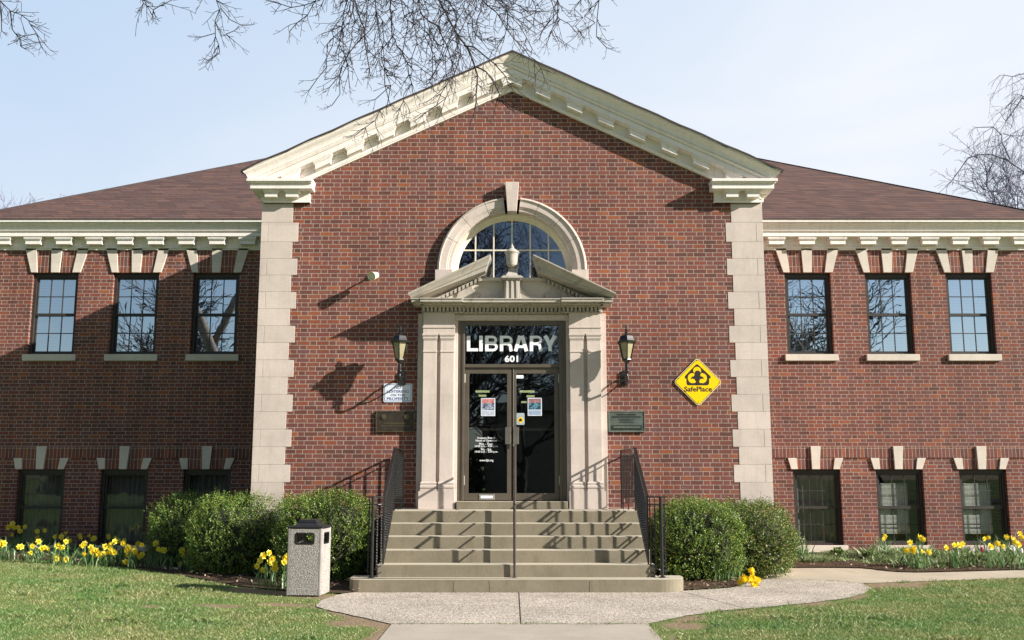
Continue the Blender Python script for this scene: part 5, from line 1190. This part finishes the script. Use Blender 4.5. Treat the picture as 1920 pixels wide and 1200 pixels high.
BM.build('twigs',[M['twig'],M['bud']],T)
m=MB(); m.tube([(-8.2,-7.4,-.1),(-8.22,-7.38,.5),(-8.15,-7.42,1.6),(-8.2,-7.4,3.6)],[.42,.33,.28,.25],14)
m.tube(LIMB,[.22,.16,.12,.09,.07,.045,.02],9); m.tube([LIMB[0],(-9.2,-7.2,6.0),(-10.2,-6.4,9.0),(-10.5,-6,11.5)],[.22,.15,.09,.04],8); m.tube([(-8.9,-7.3,5.2),(-8.0,-8.4,8),(-7.2,-9,11)],[.13,.09,.03],7)
m.tube([LIMB[2],(-3.4,-6.5,9.3),(-2.6,-6,11.5)],[.09,.06,.02],6)
m.build('trunk',M['bark'],T,smooth=True)
# generic bare tree for the street behind the viewer and beyond the roof
def bare(m,p,H,g,r0,lv=4,up=.04,spread=.55,bud=False,minr=.006):
    def rec(p,d,L,r,l):
        n=4; pts=[Vector(p)]; d=Vector(d).normalized()
        for i in range(n):
            d=(d+Vector((g.gauss(0,.10),g.gauss(0,.10),g.gauss(0,.06)+up))).normalized(); pts.append(pts[-1]+d*L/n)
        m.tube(pts,[max(minr,r*(1-.4*i/n)) for i in range(n+1)],6 if l>2 else 3,caps=False)
        if l==0: return
        k=3 if l>1 else 4
        for c in range(k):
            t=.35+.65*(c+g.random()*.6)/k; t=min(t,.99); i=min(n-1,int(t*n)); q=pts[i].lerp(pts[i+1],t*n-i); dd=(pts[i+1]-pts[i]).normalized(); sd=dd.cross(Vector((g.gauss(0,1),g.gauss(0,1),g.gauss(0,1)))).normalized()
            rec(q,dd*(1-spread*.4)+sd*spread*g.uniform(.7,1.2),L*g.uniform(.55,.78),r*.55,l-1)
        rec(pts[-1],d+Vector((g.gauss(0,.2),g.gauss(0,.2),0)),L*.72,r*.6,l-1)
    rec(p,(0,0,1),H*.34,r0,lv)
TR=[]
for i in range(3):
    m=MB(); bare(m,(0,0,0),13+i,random.Random(31+i),.26,5,.03,.6,minr=.016); TR.append(m)
for i,(x,y,k,lb) in enumerate([(-17,-27,0,'left end of the row'),(-9.5,-31,1,'second in the row'),(-4.2,-28,2,'left of the walk'),(5.2,-30,0,'right of the walk'),(12,-27,1,'second from the right'),(19,-30,2,'right end of the row'),(0.6,-46,1,'across the road')]):
    T=thing('street_tree','tall bare street tree behind the viewer, '+lb,'tree',(x,y,0),'bare street trees seen only in the window reflections',rz=i*1.3)
    o=None; mm=TR[k]
    if not hasattr(mm,'me'):
        q_=mm.build('trunk_and_branches',M['twig']); mm.me=q_.data; bpy.data.objects.remove(q_)
    o=bpy.data.objects.new('trunk_and_branches',mm.me); COL.objects.link(o); o.parent=T
# dark evergreen hedge and a plain house across the road (reflected in the door glass)
mH=MB(); gg=random.Random(4)
T=thing('house_across_road','plain grey two-storey house across the road behind the viewer','house',(9,-58,0))
m=MB(); m.box(-2,20,-62,-54,0,6); m.prism([(-2.5,6),(20.5,6),(9,9.5)],-62.5,-53.5); m.build('walls',plain('house_siding',(.16,.14,.12),.9),T)
gH=np.random.default_rng(3); n=26000; x=gH.uniform(-34,-2,n); h=3.6+1.2*np.sin(x*.7)+.8*np.sin(x*1.9); y=-52+gH.normal(0,.8,n); z=gH.uniform(0,1,n)*h
P=np.stack([x,y,z],1); D=unit(gH.normal(size=(n,3))); U=unit(np.cross(D,gH.normal(size=(n,3)))); L=gH.uniform(.15,.4,n); V=leafquads(P,D,U,L,L*.4)
tag(npmesh('hedge',V,np.arange(len(V)).reshape(-1,4),M['core']),'tall dark evergreen hedge across the road behind the viewer','hedge')
# tree beyond the right wing
T=thing('weeping_tree','haze-tinted violet-grey bare weeping tree beyond the right end of the roof','tree',(18.6,16,0),None)
m=MB(); g=random.Random(12); Yb=16
zr=lambda L:[(1780+x/3.75,100+y/3.75) for x,y in L]
def wpb(px,py,Y=Yb):
    X,Z=at(px,py,Y); return Vector((X,Y,Z))
LB=[([(800,1500),(640,950),(520,830),(410,740),(300,715),(200,710),(130,745),(60,830),(20,900)],.10),([(430,745),(385,640),(380,565),(300,520),(190,515)],.05),([(380,565),(440,580),(530,575)],.03),([(520,830),(480,830),(420,860),(410,940)],.03),
([(900,700),(640,420),(520,320),(450,400),(400,480)],.10),([(640,420),(560,160),(520,145),(440,165),(385,160)],.05),([(620,350),(520,300),(470,290),(440,350)],.03),([(700,600),(560,500),(490,540)],.04)]
for L,r in LB:
    W=[wpb(*p) for p in zr(L)]; Q=[W[0]]
    for a,b in zip(W,W[1:]):
        n=max(1,int((b-a).length/.35))
        for k in range(1,n+1): Q.append(a.lerp(b,k/n)+Vector((g.gauss(0,.03),g.gauss(0,.03),g.gauss(0,.03))))
    n=len(Q); rr=[max(.010,r*.7*(1-.8*i/n)) for i in range(n)]; m.tube(Q,rr,5,caps=False)
    for i in range(1,n):
        for _ in range(3):
            shoot(m,Q[i],(g.gauss(-.2,.7),g.gauss(0,.6),g.gauss(-.2,.5)),g.uniform(.5,1.6),.011,1,g,.16,0,False,3,.35,.0055)
e1=wpb(*zr([(800,1500)])[0]); e2=wpb(*zr([(900,700)])[0])
m.build('branches',M['twig_haze'],T); m=MB(); m.tube([(18.9,16,0),(18.9,16,2.5),(19.0,16,4.2)],[.5,.42,.36],10); m.tube([(19.0,16,4.0),e1.lerp(Vector((19,16,4.2)),.4)+Vector((0,.1,.2)),e1],[.3,.2,.08],8); m.tube([(19.0,16,4.0),(19.5,16,7.5),e2],[.32,.2,.07],8); m.tube([(19.4,16,7),(20.5,16.4,10),(21,16.5,13)],[.16,.1,.03],6); m.build('trunk',M['twig_haze'],T)
# upright-branched tree lower down, right
T=thing('fan_branched_tree','pale bare tree with upright fanning branches just above the right roof hip','tree',(17.2,22,0)); m=MB(); g=random.Random(15)
for (a,b) in (((560,1500),(200,780)),((560,1500),(290,880)),((600,1400),(150,900)),((640,1400),(400,860)),((560,1400),(350,700)),((700,1400),(500,900))):
    (p0,),(p1,)=zr([a]),zr([b]); A=wpb(*p0,22); Bq=wpb(*p1,22); Q=[A.lerp(Bq,k/10)+Vector((g.gauss(0,.08),g.gauss(0,.2),g.gauss(0,.08))) for k in range(11)]; m.tube(Q,[.042*(1-.07*k) for k in range(11)],4,caps=False)
    for i in range(3,11):
        for _ in range(4): dd=(Bq-A).normalized(); shoot(m,Q[i],dd*.8+Vector((g.gauss(0,.55),g.gauss(0,.5),g.gauss(0,.35))),g.uniform(.6,1.9),.015,1,g,-.01,.0,False,3,.35,.007)
m.build('branches',M['twig_haze'],T); m=MB(); m.tube([(17.6,22,0),(17.4,22,3.5)],[.5,.35],10); m.build('trunk',M['twig_haze'],T)
T=thing('distant_tree','faint bare treetops just showing over the left end of the roof','tree',(-17,26,0)); m=MB(); g=random.Random(17)
for px,py in ((3,372),(22,362),(28,366),(50,366),(58,360),(72,358),(90,368),(97,362),(112,372),(135,360),(143,366),(15,380),(197,352),(205,354),(235,345),(-10,360),(-30,350)):
    W=wpb(px,py,26); 
    for _ in range(3): shoot(m,(W.x+g.gauss(0,.3),26,W.z-1.6),(g.gauss(0,.12),0,1),1.6+g.uniform(-.5,.2),.018,1,g,0,.03,False,3,.35,.008)
    m.tube([(-17+.2*(W.x+17),26,4),(W.x,26,W.z-1.4)],.03,4,caps=False)
m.build('branches',M['twig_haze'],T); m=MB(); m.tube([(-17,26,0),(-17,26,4.2)],[.4,.3],8); m.build('trunk',M['twig_haze'],T)
# ================================================================== LIGHT, SKY, CAMERA
SD=Vector((2.55,-1,1.27)).normalized(); ELV=math.asin(SD.z); 
w=bpy.data.worlds.new('World'); scene.world=w; w.use_nodes=True; nt=w.node_tree; bg=nt.nodes['Background']
sky=nt.nodes.new('ShaderNodeTexSky'); sky.sky_type='NISHITA'; sky.sun_disc=False; sky.sun_elevation=ELV; sky.sun_rotation=math.atan2(SD.x,SD.y); sky.air_density=1.0; sky.dust_density=.6; sky.ozone_density=1.2; sky.altitude=100
tc=nt.nodes.new('ShaderNodeTexCoord'); mp=nt.nodes.new('ShaderNodeMapping'); mp.inputs['Scale'].default_value=(1.2,1.2,3.5); nz=nt.nodes.new('ShaderNodeTexNoise'); nz.inputs['Scale'].default_value=1.7; nz.inputs['Detail'].default_value=6; nz.inputs['Roughness'].default_value=.55; nz.inputs['Distortion'].default_value=.6
mr=nt.nodes.new('ShaderNodeMapRange'); mr.inputs[1].default_value=.35; mr.inputs[2].default_value=.75; mr.inputs[3].default_value=.58; mr.inputs[4].default_value=1.0
mx=nt.nodes.new('ShaderNodeMix'); mx.data_type='RGBA'; CLOUD=(8.9,9.05,9.4,1); mx.inputs[7].default_value=CLOUD
L=nt.links.new; L(tc.outputs['Generated'],mp.inputs[0]); L(mp.outputs[0],nz.inputs['Vector']); L(nz.outputs['Fac'],mr.inputs[0]); 
sx=nt.nodes.new('ShaderNodeSeparateXYZ'); L(tc.outputs['Generated'],sx.inputs[0])
def wm(op,a,b=None):
    n_=nt.nodes.new('ShaderNodeMath'); n_.operation=op
    for i_,v_ in enumerate((a,b)):
        if v_ is None: continue
        if isinstance(v_,(int,float)): n_.inputs[i_].default_value=v_
        else: L(v_,n_.inputs[i_])
    return n_.outputs[0]
def wr(v,a,b,c,d):
    n_=nt.nodes.new('ShaderNodeMapRange'); n_.interpolation_type='SMOOTHSTEP'; L(v,n_.inputs[0])
    for i_,q_ in enumerate((a,b,c,d)): n_.inputs[i_+1].default_value=q_
    return n_.outputs[0]
side=wr(sx.outputs[1],-.15,.55,.08,1.); high=wr(wm('ADD',sx.outputs[2],wm('MULTIPLY',sx.outputs[0],-.45)),.18,.66,1.,.05)
m0=nt.nodes.new('ShaderNodeMix'); m0.data_type='RGBA'; m0.inputs[7].default_value=(5.1,6.6,8.6,1); L(wm('MULTIPLY',side,.93),m0.inputs[0]); L(sky.outputs[0],m0.inputs[6])
L(wm('MULTIPLY',wm('MULTIPLY',mr.outputs[0],side),high),mx.inputs[0]); L(m0.outputs[2],mx.inputs[6]); L(mx.outputs[2],bg.inputs['Color']); bg.inputs['Strength'].default_value=.055
sl=bpy.data.lights.new('sun','SUN'); sl.energy=5.0; sl.angle=R(.53); sl.color=(1.,.945,.86); so=bpy.data.objects.new('sun',sl); COL.objects.link(so); so.location=SD*40; so.rotation_euler=SD.to_track_quat('Z','Y').to_euler()
cam=bpy.data.cameras.new('camera'); cam.sensor_width=36; cam.lens=36*FPX/1920; cam.clip_end=2000; cam.clip_start=.05; co=bpy.data.objects.new('camera',cam); COL.objects.link(co); co.location=(0,CY,CZ); co.rotation_euler=(math.pi/2+TH,0,0); scene.camera=co
scene.render.resolution_x=1024; scene.render.resolution_y=640
vs=scene.view_settings; vs.view_transform='Standard'; vs.look='None'; vs.exposure=1.0; vs.gamma=1
scene.render.engine='CYCLES'; scene.cycles.max_bounces=6; scene.cycles.transparent_max_bounces=12
